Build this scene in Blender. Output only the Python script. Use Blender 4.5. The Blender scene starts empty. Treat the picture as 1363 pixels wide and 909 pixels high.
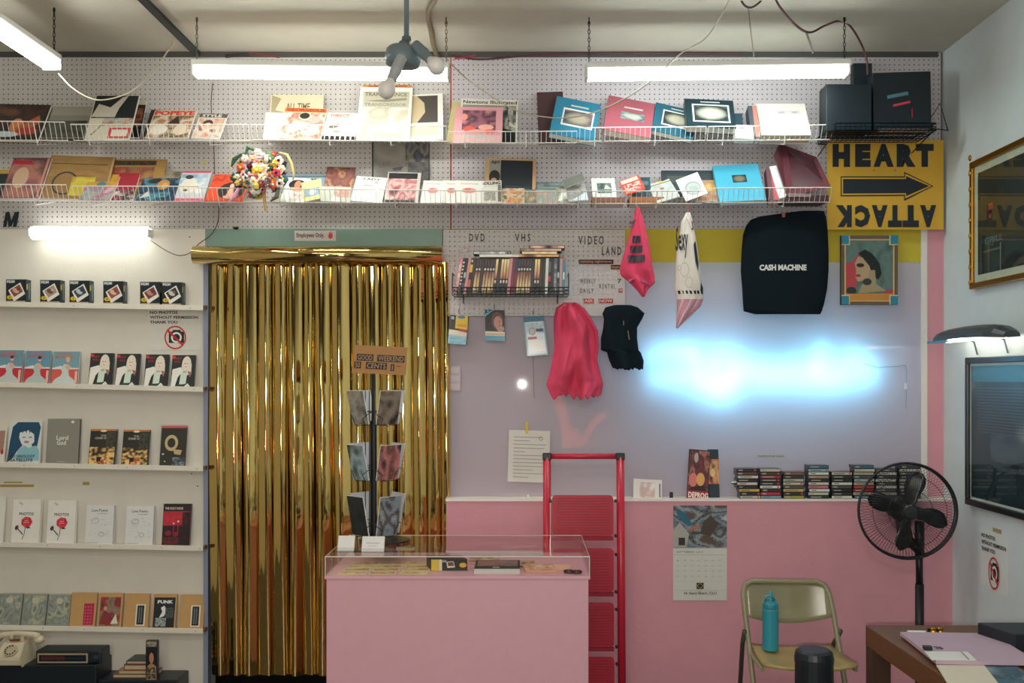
import bpy, math, random
from mathutils import Vector, Matrix, noise
PI = math.pi
S = bpy.context.scene
COL = S.collection
# ------------------------------------------------------------------ camera
D = 5.176; FPX = 1325.0; CX, CY = 695.0, 505.0; CAMZ = 1.65
cam = bpy.data.cameras.new('camera'); camo = bpy.data.objects.new('camera', cam); COL.objects.link(camo)
camo.location = (0, -D, CAMZ); camo.rotation_euler = (PI/2, 0, 0)
cam.sensor_width = 36; cam.lens = 36*FPX/1363
cam.shift_x = -(CX-681.5)/1363; cam.shift_y = (CY-454.5)/1363
cam.clip_start = 0.05
S.camera = camo
def at(px, py, Y=0.0):
    d = (D+Y)/FPX
    return Vector(((px-CX)*d, Y, CAMZ-(py-CY)*d))
# ------------------------------------------------------------------ world, exposure
w = bpy.data.worlds.new('world'); S.world = w; w.use_nodes = True
w.node_tree.nodes['Background'].inputs[0].default_value = (0.55, 0.62, 0.7, 1)
w.node_tree.nodes['Background'].inputs[1].default_value = 0.25
S.view_settings.view_transform = 'Standard'; S.view_settings.look = 'None'
S.view_settings.gamma = 1; S.view_settings.use_curve_mapping = False
S.view_settings.exposure = 0.45
S.cycles.use_denoising = True
S.cycles.max_bounces = 8; S.cycles.sample_clamp_indirect = 4
TUBE = 20.0
def area(name, loc, size, power, col, rot=(0,0,0), sy=None, shape='RECTANGLE'):
    l = bpy.data.lights.new(name, 'AREA'); l.shape = shape; l.size = size
    if shape == 'RECTANGLE': l.size_y = sy or size
    l.energy = power; l.color = col
    o = bpy.data.objects.new(name, l); o.location = loc; o.rotation_euler = rot; COL.objects.link(o); return o
# camera flash, just beside the lens
area('camera_flash', (0.0, -D+0.02, CAMZ-0.05), 0.024, 28, (1, .95, .87), (PI/2,0,0), .024)
# unseen fill lights, added under the ceiling to brighten the room
area('fill_light', (-1.4, -3.6, 3.2), 1.2, 12, (1, .97, .90), (0,0,0), .25)
area('fill_light', (1.0, -3.6, 3.2), 1.2, 4, (.95, .98, 1), (0,0,0), .25)
area('fill_light', (-0.2, -5.8, 3.2), 1.2, 21, (1, .95, .88), (math.radians(35),0,0), .3)
# two small window lamps near the shop front, seen as glints in the gold foil
area('window_lamp', (-1.3, -7.2, 2.15), .16, 9, (1, .93, .70), (PI/2,0,0), .16)
area('window_lamp', (-1.9, -7.2, .98), .16, 9, (1, .93, .70), (PI/2,0,0), .16)
# ------------------------------------------------------------------ helpers
def lin(c):
    if isinstance(c, str):
        c = c.lstrip('#'); c = [int(c[i:i+2], 16)/255 for i in (0, 2, 4)]
    return tuple((x/12.92 if x <= .04045 else ((x+.055)/1.055)**2.4) for x in c)
_mats = {}
def fin(kind):
    """finishes: the base colour comes from the face colours of the mesh"""
    if kind in _mats: return _mats[kind]
    P = dict(matte=(.85,0,.0), paper=(.6,0,.03), satin=(.42,0,.0), gloss=(.16,0,.0), metal=(.3,1,.0), chrome=(.12,1,0), cloth=(.95,0,.0),
             plaster=(.8,0,.0), foil=(.2,1,0), wood=(.45,0,.0), semig=(.3,0,.0))[kind]
    m = bpy.data.materials.new(kind); m.use_nodes = True; nt = m.node_tree; b = nt.nodes['Principled BSDF']
    a = nt.nodes.new('ShaderNodeAttribute'); a.attribute_name = 'Col'
    n = nt.nodes.new('ShaderNodeTexNoise'); tc = nt.nodes.new('ShaderNodeTexCoord')
    nt.links.new(tc.outputs['Object'], n.inputs['Vector'])
    n.inputs['Scale'].default_value = 9 if kind == 'plaster' else 30
    n.inputs['Detail'].default_value = 5
    if kind == 'wood':
        mp = nt.nodes.new('ShaderNodeMapping'); mp.inputs['Scale'].default_value = (3, 40, 40)
        nt.links.new(tc.outputs['Object'], mp.inputs['Vector']); nt.links.new(mp.outputs[0], n.inputs['Vector']); n.inputs['Scale'].default_value = 2
    r = nt.nodes.new('ShaderNodeMapRange'); k = .3 if kind == 'wood' else .06
    r.inputs[3].default_value = 1-k; r.inputs[4].default_value = 1+k
    nt.links.new(n.outputs['Fac'], r.inputs[0])
    mx = nt.nodes.new('ShaderNodeMix'); mx.data_type = 'RGBA'; mx.blend_type = 'MULTIPLY'; mx.inputs[0].default_value = 1
    nt.links.new(a.outputs['Color'], mx.inputs[6]); nt.links.new(r.outputs[0], mx.inputs[7])
    nt.links.new(mx.outputs[2], b.inputs['Base Color'])
    b.inputs['Roughness'].default_value = P[0]; b.inputs['Metallic'].default_value = P[1]
    if kind in ('matte', 'cloth', 'plaster'): b.inputs['Specular IOR Level'].default_value = .2
    if kind in ('cloth', 'plaster'):
        bp = nt.nodes.new('ShaderNodeBump'); bp.inputs['Strength'].default_value = .25; bp.inputs['Distance'].default_value = .003
        n2 = nt.nodes.new('ShaderNodeTexNoise'); n2.inputs['Scale'].default_value = 400 if kind == 'cloth' else 60; n2.inputs['Detail'].default_value = 4
        nt.links.new(tc.outputs['Object'], n2.inputs['Vector']); nt.links.new(n2.outputs['Fac'], bp.inputs['Height']); nt.links.new(bp.outputs[0], b.inputs['Normal'])
    _mats[kind] = m; return m
def glow(name, col, s):
    m = bpy.data.materials.new(name); m.use_nodes = True; nt = m.node_tree
    nt.nodes.remove(nt.nodes['Principled BSDF']); e = nt.nodes.new('ShaderNodeEmission')
    e.inputs[0].default_value = (*col, 1); e.inputs[1].default_value = s
    nt.links.new(e.outputs[0], nt.nodes['Material Output'].inputs[0]); return m
def clear(name='clear_plastic', col=(1,1,1), alpha=.12, rough=.05):
    m = bpy.data.materials.new(name); m.use_nodes = True; nt = m.node_tree
    nt.nodes.remove(nt.nodes['Principled BSDF'])
    t = nt.nodes.new('ShaderNodeBsdfTransparent'); t.inputs[0].default_value = (*col, 1)
    g = nt.nodes.new('ShaderNodeBsdfGlossy'); g.inputs['Roughness'].default_value = rough
    f = nt.nodes.new('ShaderNodeFresnel'); f.inputs[0].default_value = 1.5
    ad = nt.nodes.new('ShaderNodeMath'); ad.operation = 'ADD'; ad.inputs[1].default_value = alpha; nt.links.new(f.outputs[0], ad.inputs[0])
    ge = nt.nodes.new('ShaderNodeNewGeometry'); inv = nt.nodes.new('ShaderNodeMath'); inv.operation = 'SUBTRACT'; inv.inputs[0].default_value = 1; nt.links.new(ge.outputs['Backfacing'], inv.inputs[1])
    mu = nt.nodes.new('ShaderNodeMath'); mu.operation = 'MULTIPLY'; nt.links.new(ad.outputs[0], mu.inputs[0]); nt.links.new(inv.outputs[0], mu.inputs[1])
    mx = nt.nodes.new('ShaderNodeMixShader'); nt.links.new(mu.outputs[0], mx.inputs[0])
    nt.links.new(t.outputs[0], mx.inputs[1]); nt.links.new(g.outputs[0], mx.inputs[2])
    nt.links.new(mx.outputs[0], nt.nodes['Material Output'].inputs[0]); return m
GLASS = clear('glass', (.97,1,.98), .04, .02)
FILM = clear('clear_plastic', (.97,.97,.97), .10, .12)
_txt = {}
def text_geo(s, bold):
    k = (s, bold)
    if k in _txt: return _txt[k]
    cu = bpy.data.curves.new('t', 'FONT'); cu.body = s; cu.size = 1; cu.resolution_u = 2; cu.offset = bold
    o = bpy.data.objects.new('t', cu); COL.objects.link(o)
    dg = bpy.context.evaluated_depsgraph_get(); me = bpy.data.meshes.new_from_object(o.evaluated_get(dg))
    vs = [(v.co.x, v.co.y) for v in me.vertices]; fs = [tuple(p.vertices) for p in me.polygons]
    bpy.data.objects.remove(o); bpy.data.curves.remove(cu); bpy.data.meshes.remove(me)
    xs = [v[0] for v in vs]; ys = [v[1] for v in vs]
    x0, x1, y0, y1 = min(xs), max(xs), min(ys), max(ys)
    _txt[k] = ([((x-x0)/(x1-x0), (y-y0)/(y1-y0)) for x, y in vs], fs); return _txt[k]
class MB:
    def __init__(s): s.v = []; s.f = []; s.c = []; s.pend = []
    def add(s, vs, fs, col):
        n = len(s.v); col = lin(col) if isinstance(col, str) else col
        s.v += [tuple(v) for v in vs]; s.f += [tuple(i+n for i in f) for f in fs]; s.c += [col]*len(fs); return s
    def ob(s, o, a, b, c, col):
        o, a, b, c = map(Vector, (o, a, b, c))
        vs = [o, o+a, o+a+b, o+b, o+c, o+a+c, o+a+b+c, o+b+c]
        fs = [(0,3,2,1), (4,5,6,7), (0,1,5,4), (1,2,6,5), (2,3,7,6), (3,0,4,7)]
        if a.cross(b).dot(c) < 0: fs = [tuple(reversed(f)) for f in fs]
        return s.add(vs, fs, col)
    def box(s, p, q, col):
        return s.ob(p, (q[0]-p[0],0,0), (0,q[1]-p[1],0), (0,0,q[2]-p[2]), col) if all(q[i] >= p[i] for i in range(3)) else s.box([min(a,b) for a,b in zip(p,q)], [max(a,b) for a,b in zip(p,q)], col)
    def tube(s, pts, r, col, n=6, closed=False):
        pts = [Vector(p) for p in pts]; m = len(pts); vs = []; up = None
        for i, p in enumerate(pts):
            a = pts[(i-1) % m] if (closed or i > 0) else p; b = pts[(i+1) % m] if (closed or i < m-1) else p
            t = (b-a).normalized()
            if up is None: up = Vector((0,0,1)) if abs(t.z) < .9 else Vector((1,0,0))
            x = t.cross(up).normalized(); y = x.cross(t).normalized(); up = y
            rr = r[i] if isinstance(r, (list, tuple)) else r
            vs += [p+x*math.cos(2*PI*k/n)*rr+y*math.sin(2*PI*k/n)*rr for k in range(n)]
        fs = []
        for i in range(m if closed else m-1):
            j = (i+1) % m
            for k in range(n): fs.append((i*n+k, i*n+(k+1) % n, j*n+(k+1) % n, j*n+k))
        if not closed: fs += [tuple(reversed(range(n))), tuple(range((m-1)*n, m*n))]
        return s.add(vs, fs, col)
    def lathe(s, prof, c, col, axis=(0,0,1), n=16):
        c = Vector(c); ax = Vector(axis).normalized(); x = ax.orthogonal().normalized(); y = ax.cross(x)
        vs = []; m = len(prof)
        for r, h in prof: vs += [c+ax*h+(x*math.cos(2*PI*k/n)+y*math.sin(2*PI*k/n))*max(r,1e-4) for k in range(n)]
        fs = [(i*n+k, i*n+(k+1) % n, (i+1)*n+(k+1) % n, (i+1)*n+k) for i in range(m-1) for k in range(n)]
        fs += [tuple(reversed(range(n))), tuple(range((m-1)*n, m*n))]
        return s.add(vs, fs, col)
    def ball(s, c, r, col, n=10, sc=(1,1,1)):
        c = Vector(c); m = max(5, n//2+1); vs = []
        for i in range(m+1):
            t = PI*i/m; vs += [c+Vector((math.sin(t)*math.cos(2*PI*k/n)*r*sc[0], math.sin(t)*math.sin(2*PI*k/n)*r*sc[1], math.cos(t)*r*sc[2])) for k in range(n)]
        fs = [(i*n+k, (i+1)*n+k, (i+1)*n+(k+1) % n, i*n+(k+1) % n) for i in range(m) for k in range(n)]
        return s.add(vs, fs, col)
    def art(s, O, U, V, items, lift=.0005, step=.00025):
        O, U, V = Vector(O), Vector(U), Vector(V); N = U.cross(V).normalized(); z = lift
        def P(x, y, zz=None): return O+U*x+V*y+N*(z if zz is None else zz)
        for it in items:
            k = it[0]
            if k == 'r':
                _, x0, y0, x1, y1, c = it; s.add([P(x0,y0), P(x1,y0), P(x1,y1), P(x0,y1)], [(0,1,2,3)], c)
            elif k == 'p':
                s.add([P(*q) for q in it[1]], [tuple(range(len(it[1])))], it[2])
            elif k == 'e':
                cx, cy, rx, ry, c = it[1:6]; a = it[6] if len(it) > 6 else 0; n = 16
                s.add([P(cx+rx*math.cos(2*PI*i/n)*math.cos(a)-ry*math.sin(2*PI*i/n)*math.sin(a), cy+rx*math.cos(2*PI*i/n)*math.sin(a)+ry*math.sin(2*PI*i/n)*math.cos(a)) for i in range(n)], [tuple(range(n))], c)
            elif k == 'o':   # ring
                cx, cy, rx, ry, wd, c = it[1:7]; n = 24; vs = []
                for i in range(n):
                    ca, sa = math.cos(2*PI*i/n), math.sin(2*PI*i/n); vs += [P(cx+rx*ca, cy+ry*sa), P(cx+rx*(1-wd)*ca, cy+ry*(1-wd)*sa)]
                s.add(vs, [(2*i, (2*i+2) % (2*n), (2*i+3) % (2*n), 2*i+1) for i in range(n)], c)
            elif k == 't':
                _, tx, x0, y0, x1, y1, c = it[:7]; bold = it[7] if len(it) > 7 else .01
                vs, fs = text_geo(tx, bold); s.add([P(x0+(x1-x0)*a, y0+(y1-y0)*b) for a, b in vs], fs, c)
            elif k == 'g':
                _, x0, y0, x1, y1, nx, ny, fn = it; nx = int(nx*1.8); ny = int(ny*1.8)
                for j in range(ny):
                    for i in range(nx):
                        xa, xb = x0+(x1-x0)*i/nx, x0+(x1-x0)*(i+1)/nx; ya, yb = y0+(y1-y0)*j/ny, y0+(y1-y0)*(j+1)/ny
                        s.add([P(xa,ya), P(xb,ya), P(xb,yb), P(xa,yb)], [(0,1,2,3)], fn((i+.5)/nx, (j+.5)/ny))
            z += step
        return s
    def build(s, name, m='matte', parent=None, smooth=False, bevel=0, loc=None):
        me = bpy.data.meshes.new(name)
        if loc is None:
            if parent is not None: loc = Vector((0,0,0)); q = parent; off = parent['_w']; off = Vector(off)
            else:
                xs, ys, zs = zip(*s.v); loc = Vector(((min(xs)+max(xs))/2, (min(ys)+max(ys))/2, min(zs))); off = loc
        else: loc = Vector(loc); off = loc
        me.from_pydata([(v[0]-off[0], v[1]-off[1], v[2]-off[2]) for v in s.v], [], s.f)
        at_ = me.color_attributes.new('Col', 'FLOAT_COLOR', 'CORNER'); buf = []
        for p, c in zip(me.polygons, s.c): buf += [c[0], c[1], c[2], 1.0]*p.loop_total
        at_.data.foreach_set('color', buf)
        if smooth: me.polygons.foreach_set('use_smooth', [True]*len(me.polygons))
        mat = fin(m) if isinstance(m, str) else m
        me.materials.append(mat)
        o = bpy.data.objects.new(name, me); COL.objects.link(o)
        if parent is not None: o.parent = parent
        else: o.location = loc
        o['_w'] = tuple(off)
        if bevel:
            b = o.modifiers.new('bevel', 'BEVEL'); b.width = bevel; b.segments = 2; b.limit_method = 'ANGLE'
        return o
def tag(o, label, cat, group=None):
    o['label'] = label; o['category'] = cat
    if group: o['group'] = group
    return o
def thing(name, label, cat, loc, group=None):
    o = bpy.data.objects.new(name, None); COL.objects.link(o); o.location = loc; o.empty_display_size = .05
    o['_w'] = tuple(loc); return tag(o, label, cat, group)
def struct(mb, name, m='plaster', **k):
    o = mb.build(name, m, **k); o['kind'] = 'structure'; return o
def pal(cols, sc=3, seed=0, sharp=1.6, ax=1):
    L = [lin(c) for c in cols]
    def f(u, v):
        t = .5+sharp*.5*noise.noise(Vector((u*sc*ax+seed*7.3, v*sc+seed*3.1, seed*1.7)))+.12*noise.noise(Vector((u*40, v*40, seed)))
        t = min(.999, max(0, t))*(len(L)-1); i = int(t); a = t-i; B = L[min(i+1, len(L)-1)]
        return tuple(L[i][k]*(1-a)+B[k]*a for k in range(3))
    return f
def grad(c0, c1, sc=4, seed=0, amt=.25):
    A, B = lin(c0), lin(c1)
    def f(u, v):
        t = min(1, max(0, v+amt*noise.noise(Vector((u*sc+seed, v*sc, seed*2.2))))); return tuple(A[k]*(1-t)+B[k]*t for k in range(3))
    return f
def book(BL, BR, TL, t, items, name='book', label='', cat='book', group=None, cov='#eeeeee', pages='#efeadd', finish='paper', film=False, spine=True, magazine=False):
    U = BR-BL; V = TL-BL; V = V-U*(V.dot(U)/U.dot(U)); N = U.cross(V).normalized(); u = U.normalized(); v = V.normalized()
    r = thing(name, label, cat, (BL+BR)/2-N*(t*.5), group)
    k = min(.0025, t*.3)
    m = MB(); m.ob(BL-N*k, U, V, N*k, cov); m.ob(BL-N*t, U, V, N*k, cov); m.ob(BL-N*(t-k), u*k, V, N*(t-2*k), cov)
    c = m.build('cover', finish, r)
    e = .002
    MB().ob(BL-N*(t-k)+u*(k)+v*e, U-u*(k+e), V-v*2*e, N*(t-2*k), pages).build('pages', 'paper', r)
    if items: MB().art(BL, U, V, items).build('cover_print', finish, r)
    if film:
        MB().ob(BL-N*(t+.002)-u*.003-v*.0, U+u*.006, V+v*.006, N*(t+.008), '#ffffff').build('plastic_sleeve', FILM, r)
    return r
def pbook(bl, br, tl, Yb, Yt, t, items, label, dY=0, **k):
    return book(at(*bl, Yb), at(*br, Yb+dY), at(*tl, Yt), t, items, label=label, **k)
# ================================================================== STRUCTURE
XR = 2.19; XL = -4.2; ZC = 3.352; YF = -7.6
def peg(name, x0, x1, z0, z1, Y, col, label, th=.004):
    nx = max(1, round((x1-x0)/.0254)); nz = max(1, round((z1-z0)/.0254)); dx = (x1-x0)/nx; dz = (z1-z0)/nz
    m = MB(); c = lin(col); hr = .0036; O = [(hr*math.cos(PI/8+k*PI/4), hr*math.sin(PI/8+k*PI/4)) for k in range(8)]
    # octagon corners 0..7 start in the right/upper sector
    F = [(0,1,4,11), (1,2,6,5), (2,3,8,7), (3,0,10,9), (1,5,4), (2,7,6), (3,9,8), (0,11,10)]
    for j in range(nz):
        for i in range(nx):
            a = x0+i*dx; b = z0+j*dz; cx = a+dx/2; cz = b+dz/2; n = len(m.v)
            m.v += [(a+dx,Y,b), (a+dx,Y,b+dz), (a,Y,b+dz), (a,Y,b)] + [(cx+p,Y,cz+q) for p, q in O]
            # 4:NE-right 5:NE-up 6:NW-up 7:NW-left 8:SW-left 9:SW-down 10:SE-down 11:SE-right
            m.f += [tuple(n+q for q in f) for f in F]; m.c += [c]*8
    for p, q in (((x0,Y,z0),(x1,Y+th,z0+.001)), ((x0,Y,z1-.001),(x1,Y+th,z1)), ((x0,Y,z0),(x0+.001,Y+th,z1)), ((x1-.001,Y,z0),(x1,Y+th,z1))): m.box(p, q, col)
    o = m.build(name, 'plaster'); tag(o, label, 'pegboard'); return o
struct(MB().box((XL,YF,-.1), (XR,1.2,0), '#433f3c'), 'floor', 'satin')
struct(MB().box((XL,YF,ZC), (XR+.1,.4,ZC+.1), '#cdc8ba'), 'ceiling')
struct(MB().box((XR,YF,0), (XR+.1,.4,ZC), '#d6e2e4'), 'wall_right')
struct(MB().box((XL-.1,YF,0), (XL,.4,ZC), '#cfc9be'), 'wall_left')
fw = MB(); fw.box((XL,YF-.1,0), (XR,YF,.5), '#5a5a58').box((XL,YF-.1,2.6), (XR,YF,ZC), '#5a5a58').box((XL,YF-.1,.5), (-2.6,YF,2.6), '#5a5a58').box((1.6,YF-.1,.5), (XR,YF,2.6), '#5a5a58')
struct(fw, 'wall_front')
wg = MB().box((-2.6,YF-.06,.5), (1.6,YF-.05,2.6), '#ffffff').build('window_1', GLASS); wg['kind'] = 'structure'
# back wall, with the doorway and the glazed recess left open
xd0, xd1 = at(274,0).x, at(590,0).x; zd = at(0,328).z; zt = at(0,305).z
wl = MB()
wl.box((XL,0.02,zt), (XR,.16,ZC), '#5c5450')                        # behind the pegboards
wl.box((XL,0,0), (xd0,.16,zt), '#e2dccf')                           # left white wall
wl.box((xd0,.02,zd), (xd1,.16,zt), '#6a6460')
struct(wl, 'wall_back')
struct(MB().box((xd0,-.012,zd-.005), (xd1,.02,zt), '#7c9a8c'), 'trim_1', 'satin')
struct(MB().box((xd0-.004,-.03,0), (xd0+.02,.02,zd), '#8b93a8'), 'trim_2', 'satin')
dk = MB(); dk.box((xd0,.9,0), (xd1,1.0,zt), '#3a2a22').box((xd0-.05,.16,0), (xd0,1,zt), '#3a2a22').box((xd1,.16,0), (xd1+.03,1,zt), '#3a2a22').box((xd0,.16,zt-.05), (xd1,1,zt), '#3a2a22')
struct(dk, 'wall_passage')
# glazed panel recess on the right
xp0, xp1 = at(596,0).x, at(1233,0).x; zp0, zp1 = at(0,661).z, at(0,349).z
rc = MB()
rc.box((xd1,.12,0), (XR,.16,zt), '#707078').box((xd1,0,zp0-.3), (xp0,.12,zt), '#dcd6e0').box((xp0,.0,zp1), (xp1,.12,zt), '#cbb944')
struct(rc, 'wall_recess')
struct(MB().box((xp1,-.004,0), (XR,.12,zt), '#dc9eaa'), 'wall_pink_strip')
struct(MB().box((xp1-.03,-.008,zp0), (xp1+.002,.0,zt), '#e8e6e0'), 'trim_3', 'satin')
struct(MB().box((xd1+.01,-.02,0), (xp0+.004,.0,at(0,640).z), '#d8dce4'), 'trim_4', 'satin')
# pink knee wall with its white ledge
struct(MB().box((xp0,-.11,0), (XR,-.001,zp0-.01), '#dc9eaa'), 'wall_pink')
struct(MB().box((xp0-.003,-.114,zp0-.0102), (XR,-.001,zp0+.001), '#f2ece4'), 'trim_5', 'satin')
# translucent lavender pane
def milky():
    m = bpy.data.materials.new('milky_acrylic'); m.use_nodes = True; nt = m.node_tree; nt.nodes.remove(nt.nodes['Principled BSDF'])
    tc = nt.nodes.new('ShaderNodeTexCoord'); n = nt.nodes.new('ShaderNodeTexNoise'); n.inputs['Scale'].default_value = 3; nt.links.new(tc.outputs['Object'], n.inputs['Vector'])
    cr = nt.nodes.new('ShaderNodeValToRGB'); cr.color_ramp.elements[0].color = (*lin('#d6c6d0'), 1); cr.color_ramp.elements[1].color = (*lin('#dccdd6'), 1)
    nt.links.new(n.outputs['Fac'], cr.inputs[0])
    d = nt.nodes.new('ShaderNodeBsdfDiffuse'); t = nt.nodes.new('ShaderNodeBsdfTranslucent'); t.inputs[0].default_value = (.75, .88, .95, 1)
    nt.links.new(cr.outputs[0], d.inputs[0])
    a = nt.nodes.new('ShaderNodeMixShader'); a.inputs[0].default_value = .3; nt.links.new(d.outputs[0], a.inputs[1]); nt.links.new(t.outputs[0], a.inputs[2])
    g = nt.nodes.new('ShaderNodeBsdfGlossy'); g.inputs['Roughness'].default_value = .022
    f = nt.nodes.new('ShaderNodeFresnel'); f.inputs[0].default_value = 1.5
    b = nt.nodes.new('ShaderNodeMixShader'); nt.links.new(f.outputs[0], b.inputs[0]); nt.links.new(a.outputs[0], b.inputs[1]); nt.links.new(g.outputs[0], b.inputs[2])
    nt.links.new(b.outputs[0], nt.nodes['Material Output'].inputs[0]); return m
pn = MB().add([(xp0,.002,zp0-.01), (xp1-.03,.002,zp0-.01), (xp1-.03,.002,zp1), (xp0,.002,zp1)], [(0,1,2,3)], '#c9c0d2').build('window_2', milky()); pn['kind'] = 'structure'
# pegboards over the whole width
z70, z305 = at(0,70).z, at(0,305).z; xs = at(600,0).x; xe = at(1252.5,0).x
peg('pegboard', at(-330,0).x, xs-.002, z305, z70, 0.0, '#c4bfbb', 'long white pegboard on the left behind the wire magazine racks')
peg('pegboard', xs+.003, xe, z305, z70, 0.0, '#c2bcc0', 'long white pegboard on the right above the yellow and blue panels')
peg('pegboard', at(589,0).x, at(832,0).x, at(0,421).z, at(0,306).z, -.012, '#d2cdcb', 'small white pegboard beside the gold curtain lettered with video signs')
tag(MB().tube([(xs,.006,z305), (xs,.006,z70)], .004, '#e0452a').build('red_seam', 'satin'), 'red cord running down the joint between the two long pegboards', 'cord')  # red tube added in the seam, its colour stands in for the glow
# ================================================================== LIGHTS OF THE SHOP
TUBEM = glow('fluorescent_tube', (.97, 1.0, .93), TUBE)
TUBEM3 = glow('fluorescent_tube_low', (.97, 1.0, .93), 6.5)
TUBEM2 = glow('fluorescent_tube_cool', (.90, 1.0, .97), TUBE)
def fixture(p, q, label, axis, mat, hw=.045, chains=True, ntube=2):
    """batten from p to q (centre line of the tubes)"""
    p, q = Vector(p), Vector(q); d = (q-p).normalized(); side = Vector((0,1,0)) if abs(d.x) > .5 else Vector((1,0,0))
    r = thing('fluorescent_light', label, 'light', (p+q)/2+Vector((0,0,.02)), None)
    up = Vector((0,0,1))
    h = MB(); h.ob(p+up*(.022 if ntube == 2 else -.02)-side*hw*(1 if ntube == 2 else .15)+(side*hw*.9 if ntube == 1 else side*0), q-p, side*(2*hw if ntube == 2 else hw*.5), up*(.03 if ntube == 2 else .05), '#f4f4ee'); h.build('housing', 'satin', r, bevel=.006)
    for e, s in ((p, 1), (q, -1)):
        MB().ob(e-side*hw*.95-up*.022-d*(0 if s > 0 else .012), d*.012, side*2*hw*.95, up*.044, '#e6e6e0').build('end_cap', 'satin', r, bevel=.004)
    for s in ((-1, 1) if ntube == 2 else (0,)):
        MB().tube([p+d*.013+side*s*.025, q-d*.013+side*s*.025], .0185 if ntube == 2 else .034, '#ffffff', 12).build('tube', mat, r, smooth=False)
    return r
zB = CAMZ+405/283
fixture(at(258,97,-.5), at(599,101,-.5), 'long double fluorescent light hanging left of centre behind the bare bulbs', 'x', TUBEM)
fixture(at(779,101,-.5), at(1129,96,-.5), 'long double fluorescent light hanging above the blue photo albums', 'x', TUBEM2)
pf = at(70,88,-.56); fixture(pf, pf+Vector((0,-1.22,0)), 'fluorescent light at the top left corner running toward the viewer', 'y', TUBEM)
fixture(at(40,310,-.07), at(201,311,-.07), 'short fluorescent light mounted low under the left wire racks', 'x', TUBEM3, hw=.03, ntube=1)
# red neon in the shop window behind the viewer
NEON = glow('red_neon', (1, .14, .09), 2.6); r_ = thing('neon_sign', 'red neon sign hanging in the front window', 'sign', (.75,YF+.15,.9))
m = MB(); 
for pts_, rr_ in (([(.40,1.5),(.5,1.28),(.56,1.0),(.58,.62)],.06), ([(.62,1.0),(.72,.84),(.8,.9)],.07), ([(.8,.9),(.92,1.12),(1.05,1.2)],.045)): m.tube([(x,YF+.15,z) for x, z in pts_], rr_, '#ff4433', 8)
m.build('neon_tube', NEON, r_)
# blue neon word mounted in the recess behind the milky pane
BLUE = glow('blue_neon', (.26, .70, 1.0), 36)
r_ = thing('neon_sign', 'blue neon word glowing through the milky lavender pane', 'sign', at(1010,520,.06))
strokes = [[(858,478),(880,466),(905,468),(922,480)], [(862,500),(885,508),(905,498)], [(918,458),(925,492),(948,528),(972,512),(985,478),(960,466),(940,486),(952,505),(990,500)],
           [(990,500),(1010,482),(1030,500),(1050,482),(1068,500),(1085,478),(1092,458),(1080,498),(1110,500)], [(1110,500),(1128,470),(1148,474),(1140,498),(1166,492)], [(905,500),(935,516),(975,526)], [(1000,505),(1090,510),(1150,504)]]
for s_ in strokes:
    MB().tube([at(x,y,.062) for x, y in s_], .0065, '#88ccff', 8).build('neon_stroke', BLUE, r_)
# ================================================================== DOORWAY: curtain, valance, notice
def gold():
    m = bpy.data.materials.new('gold_foil'); m.use_nodes = True; nt = m.node_tree; b = nt.nodes['Principled BSDF']
    b.inputs['Base Color'].default_value = (*lin('#e4c47a'), 1); b.inputs['Metallic'].default_value = 1; b.inputs['Roughness'].default_value = .06
    tc = nt.nodes.new('ShaderNodeTexCoord'); mp = nt.nodes.new('ShaderNodeMapping'); mp.inputs['Scale'].default_value = (30, 30, 3)
    n = nt.nodes.new('ShaderNodeTexNoise'); n.inputs['Scale'].default_value = 2.2; n.inputs['Detail'].default_value = 3
    bp = nt.nodes.new('ShaderNodeBump'); bp.inputs['Strength'].default_value = .09; bp.inputs['Distance'].default_value = .004
    nt.links.new(tc.outputs['Object'], mp.inputs['Vector']); nt.links.new(mp.outputs[0], n.inputs['Vector']); nt.links.new(n.outputs['Fac'], bp.inputs['Height']); nt.links.new(bp.outputs[0], b.inputs['Normal'])
    return m
GOLD = gold()
r_ = thing('gold_curtain', 'pleated gold foil curtain hanging in the doorway', 'curtain', at(436,897,-.03))
rng = random.Random(4)
edges = [277, 298, 320, 341, 361, 381, 402, 416, 439, 465, 483, 505, 525, 547, 566, 584, 596]
y0, y1 = 349, 897
for i in range(len(edges)-1):
    a, b = edges[i], edges[i+1]; m = MB(); nu = 14; nv = 30; vs = []
    s1 = rng.uniform(-.2, .2); A = .024*(b-a)/20*rng.uniform(.85, 1.1); ph = rng.uniform(0, 6)
    for j in range(nv+1):
        v = j/nv; py = y0+(y1-y0)*v; dx = 5*v*(1-(a-277)/320) + 6*v*((a-277)/320) + 1.0*math.sin(v*5+ph)
        for k in range(nu+1):
            u = k/nu
            prof = math.sin(PI*u)**.8*(1+s1*math.cos(PI*u))
            crease = .0025*math.sin(PI*2*u*1.5+ph)*(0.4+v*.6)
            Y = -.012 - A*prof*(1+.25*math.sin(v*4+ph)) - crease - .012*math.sin(v*PI) - .025*v*v
            p = at(a+(b-a)*u+dx*1.0, py, -.03); vs.append((p.x, Y, p.z))
    fs = [(j*(nu+1)+k, (j+1)*(nu+1)+k, (j+1)*(nu+1)+k+1, j*(nu+1)+k+1) for j in range(nv) for k in range(nu)]
    m.add(vs, fs, '#e2b44a'); m.build('pleat', GOLD, r_, smooth=True)
m = MB(); p, q = at(258,339.5,-.07), at(589.5,339.5,-.07); nn = 24; prof = []
m.tube([p, q], .046, '#e2b44a', 28)
m.build('valance_roll', GOLD, smooth=False)
o = bpy.data.objects['valance_roll']; o.data.polygons.foreach_set('use_smooth', [len(f.vertices) == 4 for f in o.data.polygons])
tag(o, 'shiny gold foil roll mounted across the top of the gold curtain', 'valance')
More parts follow.
